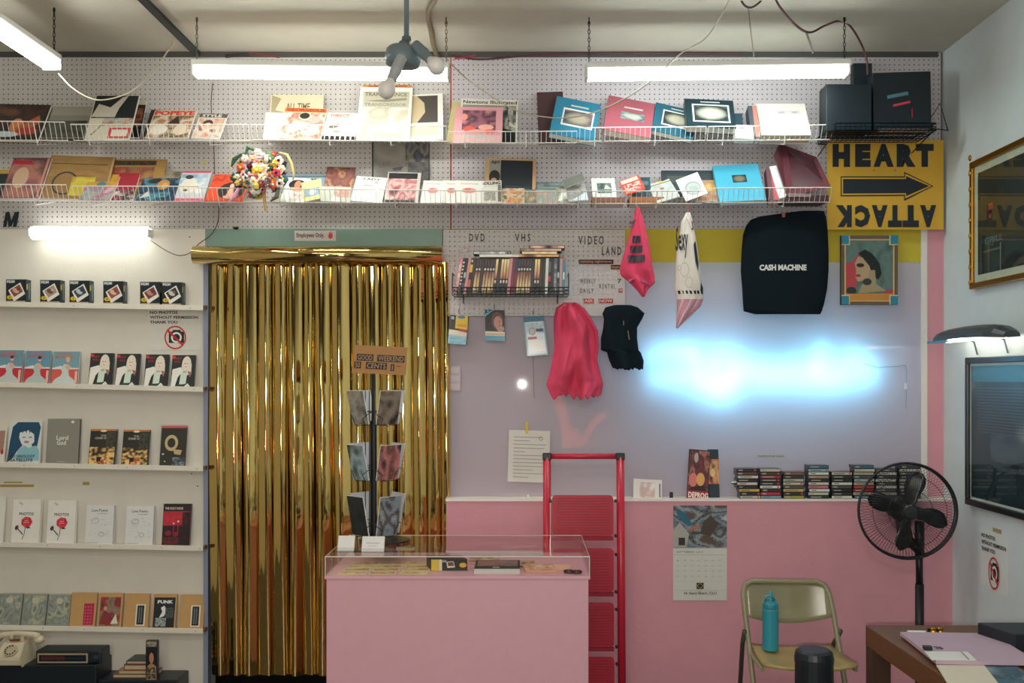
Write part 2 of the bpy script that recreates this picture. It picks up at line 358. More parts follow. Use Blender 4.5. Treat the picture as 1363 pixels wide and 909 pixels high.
# employees only sticker
def flat(name, label, cat, bl, w, h, Y, items, th=.002, base='#ffffff', rot=0, group=None, finish='paper', lift=.0006):
    """sheet lying against a wall facing the room: bl pixel of its lower left corner, w/h in pixels"""
    O = at(*bl, Y); k = (D+Y)/FPX; c, s = math.cos(rot), math.sin(rot)
    U = Vector((w*k*c, 0, w*k*s)); V = Vector((-h*k*s, 0, h*k*c))
    r = thing(name, label, cat, O+U/2, group)
    MB().ob(O+Vector((0,th,0)), U, V, (0,-th,0), base).build('sheet', finish, r)
    MB().art(O, U, V, items, lift).build('print', finish, r)
    return r
flat('notice_sign', 'small Employees Only notice with a red hand on the green door header', 'sign', (392,320.5), 55, 13.5, -.014,
     [('t','Employees Only.', .05,.22,.72,.78,'#202428',.02), ('e',.87,.45,.055,.25,'#d83a48'), ('p',[(.83,.5),(.835,.85),(.85,.85),(.86,.55)],'#d83a48'), ('p',[(.86,.5),(.865,.92),(.885,.92),(.89,.5)],'#d83a48'), ('p',[(.89,.5),(.9,.82),(.92,.8),(.92,.45)],'#d83a48')], base='#d8cdc8')
# ================================================================== LEFT DISPLAY LEDGES
LED = [(402.5,407.5), (509.5,516), (616,621.5), (722,727.5), (832.5,837.5)]
LD = .062
def ledgeY(i, px): a, b = LED[i]; return a+(b-a)*px/272
names = ['top', 'second', 'third', 'fourth', 'lowest']
for i, (ya, yb) in enumerate(LED):
    p0 = at(-70, ledgeY(i,-70), -LD); p1 = at(270.5, ledgeY(i,270.5), -LD); 
    r = thing('display_ledge', f'{names[i]} narrow white ledge on the left wall', 'shelf', (p0+p1)/2, 'white picture ledges on the left wall')
    U = p1-p0
    MB().ob(p0+Vector((0,LD,-.012)), U, (0,-LD,0), (0,0,.010), '#e6e0d2').build('shelf_board', 'satin', r)
    lip_ = MB().ob(p0+Vector((0,-.004,-.022)), U, (0,.004,0), (0,0,.026), '#eae3d4').build('front_lip', 'satin', r, bevel=.001)
    for px in ([98, 253] if i == 0 else [102, 258] if i == 1 else [32, 99, 169, 262] if i == 2 else [63, 133, 215, 266] if i == 3 else [57, 112, 190, 260]):
        c = at(px, ledgeY(i,px)+2.5, -LD-.004); m = MB(); m.lathe([(.0022,0),(.0022,.0012),(.0008,.0016)], c, '#3a3230', (0,-1,0), 8); m.build('screw', 'metal', lip_)
    c = at(271.5, ledgeY(i,271)+2, -LD); MB().box(c-Vector((.006,.003,.006)), c+Vector((.008,.06,.012)), '#6a4a3c').build('end_bracket', 'satin', r)
def stand(i, x0, x1, h, t, items, label, lean=.012, x0t=None, **k):
    """book standing on ledge i between pixel x0..x1, h px tall"""
    yb = ledgeY(i, (x0+x1)/2); Yb = -LD+.008
    zl = at((x0+x1)/2, yb, -LD).z-.0005
    bl = at(x0, yb, Yb); br = at(x1, yb, Yb); s = (D+Yb)/FPX; bl.z = br.z = zl
    tl = bl+Vector((0, max(.004, -Yb-t-.006), h*s))
    if x0t is not None: tl.x += (x0t-x0)*s*.5
    return book(bl, br, tl, t, items, label=label, **k)
# --- row 1 film boxes
fpal = [['#8a4a40','#d8a890','#6a3a38'], ['#b89888','#6a5048','#d0c0b0'], ['#404a58','#c0c8c8','#283038'], ['#a05048','#e0b8a0','#704038'], ['#8a3a3c','#c09080','#5a3030'], ['#3a3436','#d8c8bc','#806860']]
pos1 = [(8,'first from the left'), (53.5,'second from the left'), (92.5,'third from the left'), (137.5,'fourth from the left'), (186.5,'second from the right'), (215.5,'rightmost near the curtain')]
for k, (x, w_) in enumerate(pos1):
    yb = ledgeY(0, x)-.8; Yf = -LD+.006; bl = at(x, yb, Yf); s = (D+Yf)/FPX; W, H = 26.5*s, 30*s; T = .052
    r = thing('film_box', f'black instant film box on the top ledge, {w_}', 'box', bl+Vector((W/2,T/2,0)), 'instant film boxes on the top ledge')
    MB().box(bl, bl+Vector((W,T,H)), '#1c2a30').build('carton', 'satin', r, bevel=.001)
    it = [('r',0,0,1,1,'#16242a'), ('r',.03,.86,.45,.97,'#90a0a0'), ('t','FILM',.06,.84,.42,.95,'#e8e8e0'), ('p',[(.12,.52),(.72,.86),(.97,.36),(.4,.02)],'#eeeae0'), ('r',.02,.0,.98,.05,'#c0a890')]
    it.append(('p',[(.2,.52),(.68,.78),(.86,.46),(.42,.22)], fpal[k][0])); it += [('e',.5,.5,.17,.1,fpal[k][1],-.4), ('e',.62,.56,.07,.06,fpal[k][2])]
    it += [('e',.2,.2,.15,.09,'#e0b828'), ('t','8',.17,.15,.23,.25,'#403010')]
    MB().art(bl, (W,0,0), (0,0,H), it).build('front_print', 'satin', r)
    MB().art(bl+Vector((W,0,0)), (0,T,0), (0,0,H), [('r',0,0,1,1,'#20303a'), ('r',.1,.55,.35,.8,'#d8b830'), ('r',.5,.1,.9,.9,'#2c4450'), ('r',.55,.15,.7,.85,'#90a8a8')]).build('side_print', 'satin', r)
# --- row 2
def dancer(c1, c2, c3, hair):
    return [('r',0,0,1,1,c1), ('r',0,0,1,.48,c2), ('p',[(.0,.5),(.3,.56),(.7,.5),(1,.5),(1,.46),(0,.46)],'#e8e4e0'),
            ('t','LOVELESS',.2,.9,.7,.96,'#e04040'), ('t','MODERN WORLD',.1,.8,.8,.87,'#e04040'),
            ('p',[(.02,.02),(.95,.02),(.85,.14),(.66,.26),(.62,.4),(.72,.52),(.58,.62),(.5,.62),(.42,.6),(.34,.46),(.4,.36),(.34,.26),(.14,.16)],c3),
            ('e',.58,.74,.07,.07,'#e8b8a8'), ('e',.57,.79,.08,.05,hair), ('p',[(.5,.62),(.6,.62),(.7,.5),(.62,.42),(.5,.5)],'#e0b0a0'), ('r',.88,.04,.97,.4,'#e8c0b0')]
for k, (xa, xb, cols, w_) in enumerate([(-6,27.5,('#6f98a8','#c8323c','#c8ccc8','#5a3428'),'cut off by the left edge of the picture'), (31,64.5,('#6898ac','#c8323c','#b8c4bc','#4a2820'),'with brown hair and saturated colours'), (67.5,103,('#7aa4b0','#d85c50','#d0d8d4','#e0c070'),'with yellow hair and faded colours')]):
    stand(1, xa, xb, 44, .016, dancer(*cols), f'blue and red paperback, seated woman, {w_}', group='blue and red paperbacks on the second ledge', cov='#9aa8a8')
for k, (xa, w_) in enumerate([(117,'leftmost of the four'), (152.5,'second of the four from the left'), (191,'third of the four from the left'), (226.5,'rightmost of the four, nearest the curtain')]):
    it = [('r',0,0,1,1,'#22282a'), ('r',.02,.88,.14,.97,'#d83838'), ('t','NIGHT',.14,.86,.4,.93,'#b83434'), ('t','MODEL',.12,.76,.36,.83,'#a83434'),
          ('e',.64,.72,.2,.24,'#e8e0cc'), ('p',[(.44,.72),(.4,.4),(.6,.34),(.86,.42),(.86,.72)],'#e4dcc8'), ('e',.62,.72,.12,.15,'#f2dccc'), ('e',.57,.73,.03,.012,'#503028'), ('e',.67,.73,.03,.012,'#503028'), ('e',.62,.63,.035,.012,'#c04848'),
          ('p',[(.05,.55),(.4,.62),(.5,.5),(.3,.3),(.2,.02),(.02,.02)],'#f0ece0'), ('p',[(.42,.45),(.7,.48),(.66,.1),(.38,.08)],'#d8e4d4'), ('p',[(.7,.5),(.9,.46),(.82,.3)],'#a86a68'), ('r',.3,.05,.62,.09,'#2c5a48'), ('p',[(.6,.02),(.74,.12),(.86,.02)],'#eae6da'), ('t','NOTES',.52,.44,.66,.49,'#283038')]
    stand(1, xa, xa+31, 43, .012, it, f'dark paperback with a pale blonde woman, {w_}', group='dark blonde-woman paperbacks on the second ledge', cov='#1c2224', pages='#d8d4cc')
# --- row 3
stand(2, -12, 4.5, 47, .01, [('r',0,0,1,1,'#e0d8cc'), ('r',.2,.3,.9,.9,'#a88070'), ('e',.8,.3,.12,.07,'#b83040')], 'white book at the left picture edge of the third ledge', cov='#e8e4dc')
stand(2, 9, 52, 56, .012, [('r',0,0,1,1,'#d8dcd8'), ('p',[(.0,.02),(.04,.5),(.1,.86),(.25,.97),(.9,.97),(.97,.85),(.9,.4),(.85,.3),(.6,.55),(.3,.3),(.15,.1)],'#1d4a68'), ('p',[(.33,.72),(.6,.78),(.78,.68),(.8,.5),(.62,.36),(.42,.44),(.32,.6)],'#dde4e0'),
      ('p',[(.35,.85),(.42,.7),(.47,.84),(.53,.7),(.58,.84),(.64,.7),(.7,.85),(.8,.66),(.82,.95),(.3,.95)],'#1d4a68'), ('p',[(.3,.3),(.5,.42),(.64,.36),(.86,.42),(.98,.3),(.98,.06),(.28,.06)],'#8fc0cc'), ('e',.56,.5,.08,.03,'#c87880'), ('r',.42,.6,.52,.62,'#1d4a68'), ('r',.62,.6,.72,.62,'#1d4a68'),
      ('t','TECHNOLOGY',.1,.13,.86,.2,'#1a2c38',.02), ('t','SATELLITE',.1,.04,.8,.11,'#1a2c38',.02)], 'paperback with a blue ink drawing of a woman with a fringe', cov='#dfe0dc')
stand(2, 60.5, 103.5, 60, .02, [('r',0,0,1,1,'#8c897e'), ('t','Lord',.3,.53,.66,.63,'#e6e4da',.02), ('t','God',.32,.42,.6,.52,'#e6e4da',.02), ('e',.78,.93,.05,.03,'#e6e4da'), ('r',.36,.05,.6,.06,'#c0bdb0')], 'thick grey book with a two-word white title', cov='#858278', pages='#4a4844')
for x, w_ in ((117,'left'), (161,'right')):
    fire = [('r',0,0,1,1,'#2a2a24'), ('g',.02,.02,.96,.5,14,10,grad('#f2c878','#3a2a22',7,x,1.5)), ('g',.3,.0,.7,.22,6,4,pal(['#f0d8a0','#d06a30','#30241c'],4,x)), ('r',.3,.1,.46,.22,'#1c1a18'), ('t','CHARI VAGUE',.2,.72,.84,.78,'#d8d4c4'), ('t','THE',.4,.8,.6,.84,'#d8d4c4'), ('r',.0,.95,1,1,'#c8783c'), ('e',.5,.95,.12,.03,'#f0e0c0'), ('g',.62,.5,.96,.92,5,7,pal(['#23241f','#4a4a3a','#2a2a24'],3,x+3))]
    stand(2, x, x+35.5, 47, .012, fire, f'dark book with an orange fire scene, {w_}hand one of the pair', group='fire-scene books on the third ledge', cov='#26241f', x0t=x+5)
stand(2, 212, 246, 53, .01, [('r',0,0,1,1,'#2c2a24'), ('r',.0,.95,1,1,'#e0585c'), ('o',.42,.58,.26,.2,.4,'#d8c490'), ('p',[(.5,.42),(.85,.4),(.8,.28),(.56,.3)],'#d2ba80'), ('g',.5,.02,.98,.22,7,4,pal(['#23222a','#5a6a78','#b8c4c8'],5,9)), ('e',.12,.3,.05,.02,'#e8e4d8'), ('e',.2,.12,.03,.015,'#e8e4d8')], 'dark book with a pale coiled snake in a clear plastic sleeve', cov='#2a2824', film=True, name='sleeved_book')
# --- row 4
def rose():
    it = [('r',0,0,1,1,'#ece8e0'), ('t','PHOTOS',.24,.63,.76,.7,'#282424',.02), ('p',[(.2,.92),(.34,.86),(.36,.9),(.24,.95)],'#c8c4bc'),
          ('p',[(.48,.42),(.5,.42),(.47,.2),(.4,.08),(.38,.08),(.45,.2)],'#303830'), ('p',[(.4,.18),(.42,.2),(.22,.34),(.2,.32)],'#303830'), ('e',.18,.35,.07,.05,'#603038',.5), ('p',[(.48,.36),(.6,.38),(.68,.34),(.56,.33)],'#2c3c30')]
    for a in range(7): it.append(('e',.53+.1*math.cos(a*.9),.48+.06*math.sin(a*.9),.1,.065,['#d83848','#c82c40','#e04858'][a % 3]))
    return it+[('e',.54,.49,.09,.05,'#d02c40'), ('r',.46,.5,.6,.515,'#f0b0b0'), ('r',.42,.46,.62,.475,'#f0b0b0')]
stand(3, -12, 3, 60, .01, [('r',0,0,1,1,'#e6e2da')], 'white book cut off by the left picture edge on the fourth ledge', cov='#e8e4dc')
for x, w_ in ((14.5,'left'), (61.5,'right')):
    stand(3, x, x+37, 57, .02, rose(), f'white paperback with a red rose, {w_}hand of the two', group='white rose paperbacks on the fourth ledge', x0t=x+4, cov='#e8e4da')
for x, w_ in ((113,'beside the rose book'), (166.5,'beside the dark red book')):
    it = [('r',0,0,1,1,'#e2e0de'), ('t','Love Poems',.2,.83,.78,.9,'#404448',.01), ('t','for Modern',.4,.77,.78,.8,'#808488')]
    rr = random.Random(int(x))
    for k in range(26):
        a, b = rr.uniform(.1,.85), rr.uniform(.18,.68)
        if abs(b-.42) < .06: continue
        it.append(('r',a,b,a+rr.uniform(.02,.09),b+.008,'#a8a8a8'))
    it += [('o',.35,.6,.14,.07,.15,'#b0b0b0'), ('o',.6,.26,.1,.06,.2,'#a8a8a8'), ('r',.08,.04,.5,.05,'#a0a0a0')]
    stand(3, x, x+36.5, 51.5, .024, it, f'white booklet with faint line drawings, {w_}', group='white poetry booklets on the fourth ledge', x0t=x+3, cov='#dfdede', pages='#c8c8d0')
stand(3, 215, 252, 55, .015, [('r',0,0,1,1,'#2a1a1e'), ('g',.02,.48,.98,.82,12,6,pal(['#8a1c2c','#b82438','#c83040','#701824'],3,3)), ('t','THE HOLY HOUR',.06,.86,.72,.92,'#e8d8d0',.02), ('e',.4,.53,.03,.02,'#f8d8c0'), ('e',.56,.58,.035,.022,'#f8d8c0'), ('r',.39,.28,.41,.5,'#c83040'), ('r',.55,.25,.57,.55,'#c83040'),
     ('e',.22,.3,.12,.06,'#8a2030'), ('e',.48,.27,.08,.06,'#8a2030'), ('g',.04,.04,.6,.2,8,3,pal(['#2a1a1e','#6a1c28','#3a1a20'],4,5)), ('g',.7,.05,.98,.8,5,10,pal(['#2a1a1e','#241418','#4a1c26'],3,8))], 'dark red paperback with a glowing red scene', cov='#221418', pages='#ddd6d0')
# --- row 5
for k, (a, b, w_) in enumerate([(-8,26,'leftmost'), (28,59,'middle'), (61,91,'rightmost')]):
    stand(4, a, b, 40, .009, [('r',0,0,1,1,'#8c9488'), ('g',.05,.05,.95,.95,12,14,pal(['#4c5a54','#98a49a','#707c70','#b8bca8','#585c48'],3.2,k+11)), ('e',.5,.8,.15,.1,'#c8c4ac')], f'sleeved grey green book, {w_} of three on the lowest ledge', group='sleeved grey green books on the lowest ledge', cov='#7a847a', film=True, name='sleeved_book', lean=.008)
def kraft(x0, x1, items, label, **k): return stand(4, x0, x1, 43.5, .012, [('r',0,0,1,1,'#c49860')]+items, label, cov='#b98c54', pages='#a87a48', x0t=x0+3, **k)
kraft(92, 126, [('r',.52,.05,.92,.68,'#b82448')]+[('r',.56+.11*(j % 3),.1+.09*(j//3),.63+.11*(j % 3),.15+.09*(j//3),'#d05870') for j in range(18)], 'kraft card wallet with a dark red lettered label', name='card_wallet')
kraft(128.5, 161, [('g',.08,.04,.92,.88,10,13,pal(['#8a8058','#c8b898','#5c3430','#a03038','#8a8468','#6c6440'],2.4,21)), ('p',[(.1,.1),(.25,.5),(.5,.4),(.6,.05)],'#8a2c30'), ('p',[(.55,.1),(.75,.4),(.85,.1)],'#e4dcc8'), ('e',.3,.55,.07,.06,'#caa080')], 'kraft card wallet with an old painting pasted on it', name='card_wallet')
for x, w_ in ((163.5,'between the painting and the black print'), (237,'at the right end, next to the curtain')):
    kraft(x, x+33, [('r',.48,.06,.86,.68,'#eae4d4'), ('r',.53,.09,.81,.65,'#22262a')]+[('r',.6+.09*j,.14,.64+.09*j,.6,'#70787a') for j in range(2)], f'kraft card wallet with a narrow black label, {w_}', group='kraft wallets with a narrow black label', name='card_wallet')
kraft(201, 233, [('r',.06,.02,.94,.9,'#181c22'), ('t','PUNK',.2,.72,.85,.82,'#e8e8e4',.05), ('p',[(.35,.6),(.5,.66),(.6,.5),(.5,.35),(.3,.3),(.42,.48)],'#e8ece8'), ('g',.15,.05,.6,.3,6,4,pal(['#181c22','#a8b0b0','#181c22'],5,4)), ('g',.55,.3,.9,.6,5,4,pal(['#181c22','#50585c','#181c22'],5,2))], 'kraft card wallet with a black and white print pasted on it', name='card_wallet')
# --- signs
def nophoto(sc=1):
    it = [('t','NO PHOTOS',.03,.86,.54,.93,'#202428',.03), ('t','WITHOUT PERMISSION',.03,.745,.92,.815,'#202428',.03), ('t','THANK YOU',.03,.63,.54,.70,'#202428',.03),
          ('r',.38,.17,.66,.44,'#202428'), ('r',.45,.42,.6,.48,'#202428'), ('o',.52,.3,.1,.13,.35,'#f0ece4'), ('e',.52,.3,.05,.06,'#202428'),
          ('o',.5,.3,.2,.28,.12,'#cc2c34'), ('p',[(.34,.46),(.37,.49),(.66,.13),(.63,.10)],'#cc2c34')]
    return it
flat('notice_sign', 'no photos sign with crossed-out camera on the left white wall', 'sign', (197.5,466), 72, 56, -.002, nophoto(), base='#e2ddd2', th=.0012)
tag(MB().box(at(221,413,-.0035), at(240,409,-.0005), '#cdb98c').build('tape_strip', 'paper'), 'beige tape strip above the no photos sign on the left wall', 'tape')
tag(MB().box(at(0,645,-.002), at(45,648,-.0005), '#b09648').box(at(5,641,-.002), at(30,643,-.0005), '#b8a468').build('tape_strip', 'paper'), 'long yellowed tape strip at the left picture edge under the third ledge', 'tape')
tag(MB().box(at(110,641.5,-.002), at(119,645.5,-.0005), '#b09648').build('tape_strip', 'paper'), 'short yellowed tape scrap under the fire-scene books', 'tape')
for px, py in ((252.5,315.5), (255,630.5), (263,647)):
    tag(MB().lathe([(.0035,0),(.0035,.001),(.001,.002)], at(px,py,-.0005), '#2c2422', (0,-1,0), 8).build('screw_head', 'metal'), {315.5:'dark screw head beside the short light',630.5:'dark screw head just under the third ledge',647:'tiny dark screw head above the fourth ledge near the curtain'}[py], 'screw')
# letter M on the pegboard
tag(MB().art(at(4,302,-.006), at(26,302,-.006)-at(4,302,-.006), at(4,282,-.006)-at(4,302,-.006), [('p',[(0,0),(.2,0),(.36,1),(.16,1)],'#182830'), ('p',[(.2,1),(.4,1),(.5,.42),(.44,.02),(.34,.02)],'#182830'), ('p',[(.36,.02),(.5,.02),(.96,1),(.72,1)],'#182830'), ('p',[(.6,0),(.82,0),(1,1),(.78,1)],'#182830')], 0, .0004).build('letter_m', 'satin'), 'slanted black cut-out letter M on the left pegboard', 'letter')
# --- low left: cabinet, phone, radio, stack
cb = MB(); c0 = at(-90,886,-.45); 
r = thing('black_cabinet', 'low black cabinet at the bottom left corner', 'cabinet', (at(20,906,-.4).x, -.22, 0))
a = at(-90,897,-.2); b = at(128,897,-.2); MB().box((a.x,-.2,.02), (b.x,-.006,at(0,885,-.2).z), '#141f26').build('body', 'satin', r, bevel=.006)
a2 = at(130,905,-.18); b2 = at(236,905,-.18); r2 = thing('black_cabinet', 'lower black stand carrying the small stack of books', 'cabinet', ((a2.x+b2.x)/2, -.2, 0))
MB().box((a2.x,-.18,.02), (b2.x,-.006,a2.z), '#141f26').build('body', 'satin', r2, bevel=.006)
for rr_, xa_, xb_ in ((r,a.x,b.x), (r2,a2.x,b2.x)): MB().box((xa_+.03,-.16,0), (xb_-.03,-.03,.02), '#0c1418').build('plinth', 'satin', rr_)
zt_ = at(0,885,-.2).z+.0005; Yr = -.18
r = thing('radio', 'black vintage radio with a gold-edged dial on the low cabinet', 'radio', (at(90,870,Yr).x, Yr+.06, zt_))
p0 = at(47,884,Yr); p1 = at(134,866,Yr); p0.z = zt_+.0; MB().box((p0.x,Yr,p0.z), (p1.x,Yr+.12,p1.z), '#16222a').build('case', 'satin', r, bevel=.008)
pp = at(50,883,Yr-.001); qq = at(117,869.5,Yr-.001); pp.z = zt_+.004
MB().box((pp.x,Yr-.003,pp.z), (qq.x,Yr,qq.z), '#a8987c').build('bezel', 'satin', r)
MB().art((pp.x+.008,Yr-.003,pp.z+.008), (qq.x-pp.x-.016,0,0), (0,0,qq.z-pp.z-.016), [('r',0,0,1,1,'#1a2630'), ('g',.04,.15,.55,.85,8,3,pal(['#1a2630','#5c2c28','#3a2428'],4,4)), ('r',.05,.45,.95,.5,'#4a5058')]).build('dial', 'gloss', r)
MB().lathe([(.018,0),(.016,.012),(.006,.014)], (p1.x-.025,Yr,p0.z+.03), '#20303a', (0,-1,0), 14).build('knob', 'satin', r)
# rotary phone
Yp = -.185; r = thing('rotary_phone', 'cream rotary telephone at the left picture edge', 'telephone', (at(12,894,Yp).x, Yp+.08, zt_))
A = at(-8,884,Yp-.03); B = at(30,884,Yp-.03); m = MB(); zb = zt_
prof = [(-.035, 0, .03), (-.035, .035, .03), (.03, .095, .0), (.10, .105, .0), (.12, .05, .0), (.13, 0, .0)]
vs = []
for y, z, _ in prof:
    ins = z*.18; vs += [(A.x+ins, Yp+y, zb+z), (B.x-ins, Yp+y, zb+z)]
fs = [(2*i, 2*i+1, 2*i+3, 2*i+2) for i in range(5)]+[tuple(2*i for i in range(6))[::-1], tuple(2*i+1 for i in range(6)), (0,10,11,1)]
m.add(vs, fs, '#cdc2a6'); m.build('body', 'satin', r, bevel=.006)
cx = (A.x+B.x)/2; cc = Vector((cx, Yp-.004, zb+.066)); ax = Vector((0,-.65,.75))
dp_ = MB().lathe([(.034,0),(.034,.006),(.028,.008)], cc, '#b3a88e', ax, 20).build('dial_plate', 'satin', r)
for k in range(10):
    an = .6+k*.5; x_ = ax.normalized().orthogonal().normalized(); y_ = ax.normalized().cross(x_)
    MB().lathe([(.0045,0),(.0045,.001)], cc+ax.normalized()*.0085+(x_*math.cos(an)+y_*math.sin(an))*.025, '#4a4234', ax, 8).build('finger_hole', 'matte', dp_)
MB().box((cx-.03,Yp+.04,zb+.104), (cx+.02,Yp+.05,zb+.112), '#7a3c34').build('number_plate', 'satin', r)
m = MB(); hz = zb+.128; m.tube([(A.x-.03,Yp+.07,hz-.015), (A.x-.01,Yp+.07,hz), (cx,Yp+.07,hz+.008), (B.x+.01,Yp+.07,hz), (B.x+.03,Yp+.07,hz-.015)], [.022,.016,.013,.016,.024], '#d2c8ac', 12)
m.ball((B.x+.034,Yp+.07,hz-.024), .027, '#d2c8ac', 12, (1,1,.8)); m.build('handset', 'satin', r, smooth=True)
MB().box((cx-.035,Yp+.055,zb+.1), (cx-.02,Yp+.085,hz), '#cdc2a6').build('cradle', 'satin', r)
MB().box((cx+.02,Yp+.055,zb+.1), (cx+.035,Yp+.085,hz), '#cdc2a6').build('cradle', 'satin', r)
# small stack on the right stand
z2 = a2.z; ss = [(150,205,6,'#6a5040','brown'), (158,200,5,'#a87850','tan'), (165,196,9,'#8a4438','red brown'), (168,200,5,'#2a3430','dark green')]; z_ = z2
for k, (xa, xb, h, c, nm) in enumerate(ss):
    A_ = at(xa,900,-.15); B_ = at(xb,900,-.15); hh = h*.0035
    m = MB(); m.box((A_.x,-.15,z_), (B_.x,-.03,z_+hh*.18), c).box((A_.x,-.15,z_+hh*.82), (B_.x,-.03,z_+hh), c).box((A_.x,-.15,z_+hh*.18), (A_.x+.003,-.03,z_+hh*.82), c)
    rr = thing('book', f'{nm} book lying in the low stack beside the doorway', 'book', ((A_.x+B_.x)/2,-.09,z_)); m.build('cover', 'satin', rr)
    MB().box((A_.x+.003,-.147,z_+hh*.18), (B_.x-.003,-.033,z_+hh*.82), '#c8b898').build('pages', 'paper', rr); z_ += hh
A_ = at(194,904,-.177); W_ = .058; rr = thing('video_box', 'narrow dark box with a woman on it standing beside the low book stack', 'box', A_+Vector((W_/2,.01,z2-A_.z)))
H_ = at(0,853,-.177).z-z2; MB().box((A_.x,-.177,z2), (A_.x+W_,-.152,z2+H_), '#1a1c20').build('case', 'satin', rr)
MB().art((A_.x,-.177,z2), (W_,0,0), (0,0,H_), [('r',0,0,1,1,'#1c2026'), ('g',.05,.85,.95,.99,5,3,pal(['#c0b8a0','#403830'],6,1)), ('e',.5,.58,.32,.2,'#20181a'), ('e',.5,.56,.2,.14,'#c08868'), ('p',[(.05,.0),(.15,.35),(.4,.42),(.6,.42),(.9,.35),(.95,0)],'#b08858'), ('g',.1,.02,.9,.32,6,5,pal(['#d8c8a8','#2a2224','#8a6a50'],5,2))]).build('front_print', 'satin', rr)
# ================================================================== WIRE RACKS AND WHAT STANDS IN THEM
def wire_rack(x0, y0, x1, y1, yl0, yl1, label, col='#e4e2da', fin_='satin', brackets=(), Yf=-.25, Yl=-.215, name='wire_rack', skip=False, rise=0.0):
    """rail from pixel (x0,y0) to (x1,y1), bottom of the lip at yl; the floor of the rack runs back to the pegboard"""
    A, B = at(x0,y0,Yf), at(x1,y1,Yf); a, b = at(x0,yl0,Yl), at(x1,yl1,Yl)
    a.x, b.x = A.x, B.x; zb = lambda v: v+Vector((0, -v.y-.006, rise+.042))
    r = thing(name, label, 'wire rack', (a+b)/2+Vector((0,.1,-.03)), 'wire racks hooked into the pegboard')
    MB().tube([A, B], .0028, col, 6).build('front_rail', fin_, r)
    MB().tube([a, b], .0022, col, 6).build('lower_rail', fin_, r)
    MB().tube([zb(a), zb(b)], .0022, col, 6).build('back_rail', fin_, r)
    n = max(2, round((B.x-A.x)/.0254)); me = None
    p, q, s_ = A, a, zb(a)
    for i in range(n+1):
        t = i/n; P = A.lerp(B, t); Q = a.lerp(b, t); Z = zb(Q)
        if i % 12 == 3:
            MB().tube([P, Q, Q+Vector((0,.01,-.02)), Z+Vector((0,0,-.012))], .0026, col, 5).build('bracket', fin_, r)
        else:
            if me is None:
                o = MB().tube([P, Q, Z], .0013, col, 4).build('wire', fin_, r); me = o.data; P0 = P
            else:
                o = bpy.data.objects.new('wire', me); COL.objects.link(o); o.parent = r; o.location = P-P0
    return r
R1 = [(-60,160.5,86,162.5,186,187,'upper wire rack at the far left with the dark orange book'), (94,165.5,330,165.5,187,187,'upper wire rack holding the red-titled magazine'), (334,165.5,594,168,186,188,'upper wire rack under the left long light holding newspapers'),
      (598,175.5,768,174.5,190,190,'upper wire rack holding the pink magazine and blue album'), (772,170,940,168.6,188,187,'upper wire rack holding the maroon binder and framed albums'), (943,168.6,1109,166,187,186,'upper wire rack at the right holding the white book')]
R2 = [(-60,245,88,246,267,267,'lower wire rack at the far left with the pink magazine'), (96,247.5,264,248,268,268,'lower wire rack full of bright comics'), (268,250,500,252.5,269,270,'lower wire rack under the flower bouquet'),
      (504,252.5,770,255.5,270,271,'lower wire rack holding the white magazines and yellow comics'), (773,254.5,936,254,271,271,'lower wire rack holding brown books and the red booklet'), (943,250.5,1107,249.5,270,269,'lower wire rack at the right holding the blue album and maroon box')]
for a in R1+R2: wire_rack(*a[:6], a[6])
K = dict(name='magazine', cat='magazine')
def mag(bl, br, tl, Y, items, label, t=.006, Yt=None, **k):
    if Yt is None: Yt = -.014-max(0, -Y-.08)*.4
    kk = dict(K); kk.update(k); return pbook(bl, br, tl, Y, Yt, t, items, label, **kk)
W = '#f0ede4'
# ---------------- upper row, left to right
mag((-45,185),(50,187),(-18,138),-.19,[('r',0,0,1,1,'#241c1a'), ('g',.02,.1,.98,.98,16,8,pal(['#2a2422','#4a3228','#2a2c30','#6a4a34'],3,2)), ('e',.62,.4,.09,.2,'#c87a48'), ('p',[(.6,.3),(.9,.7),(.95,.5),(.7,.1)],'#b06038'), ('e',.8,.25,.15,.1,'#a83c30'), ('e',.5,.15,.2,.08,'#b8c4c8')],'dark hardcover with orange figures at the left end of the upper racks', t=.02, name='book', cat='book', cov='#1e2428')
pbook((52,184),(112,184),(78,142),-.13,-.03,.03,[('r',0,0,1,1,'#8c887c'), ('g',.02,.02,.98,.55,10,5,pal(['#3a3a34','#5a584c','#20221e'],3,3)), ('r',0,.72,1,1,'#a09c8e')],'flat grey box lying behind the wires beside the dark hardcover', name='grey_box', cat='box', cov='#7a776c', pages='#5a584e')
mag((112,186),(172,186),(137,127),-.205,[('r',0,0,1,1,'#d8d0bc'), ('r',.02,.48,.98,.99,'#1c2226'), ('p',[(.1,.5),(.25,.62),(.2,.78),(.4,.72),(.62,.95),(.75,.99),(.6,.7),(.55,.5)],'#cfc8b8'), ('p',[(.02,.5),(.2,.52),(.3,.75),(.12,.8)],'#d0c8b4'), ('g',.3,.3,.98,.48,8,3,pal(['#7aa0b0','#c8c0a8','#b87058'],4,1)), ('r',.5,.03,.98,.26,'#cc4040'), ('r',.56,.07,.92,.22,'#e8e0d0'), ('p',[(.1,.1),(.3,.3),(.34,.4),(.28,.3),(.14,.1)],'#605848')],'tall cream newspaper with a black photo block and red-framed corner')
mag((150,182),(186,183),(160,134),-.10,[('r',0,0,1,1,'#1c1e20'), ('g',.1,.3,.95,.8,8,5,pal(['#1c1e20','#a06040','#3a2420','#702c28'],3,6)), ('r',0,.9,1,1,'#c8c0a8')],'dark magazine with small orange pictures behind the tall cream newspaper')
mag((190,182),(206,183),(204,146),-.12,[('r',0,0,1,1,'#2c2e30')],'dark narrow book leaning behind the red-titled magazine', t=.012, name='book', cat='book', cov='#2a2c2e')
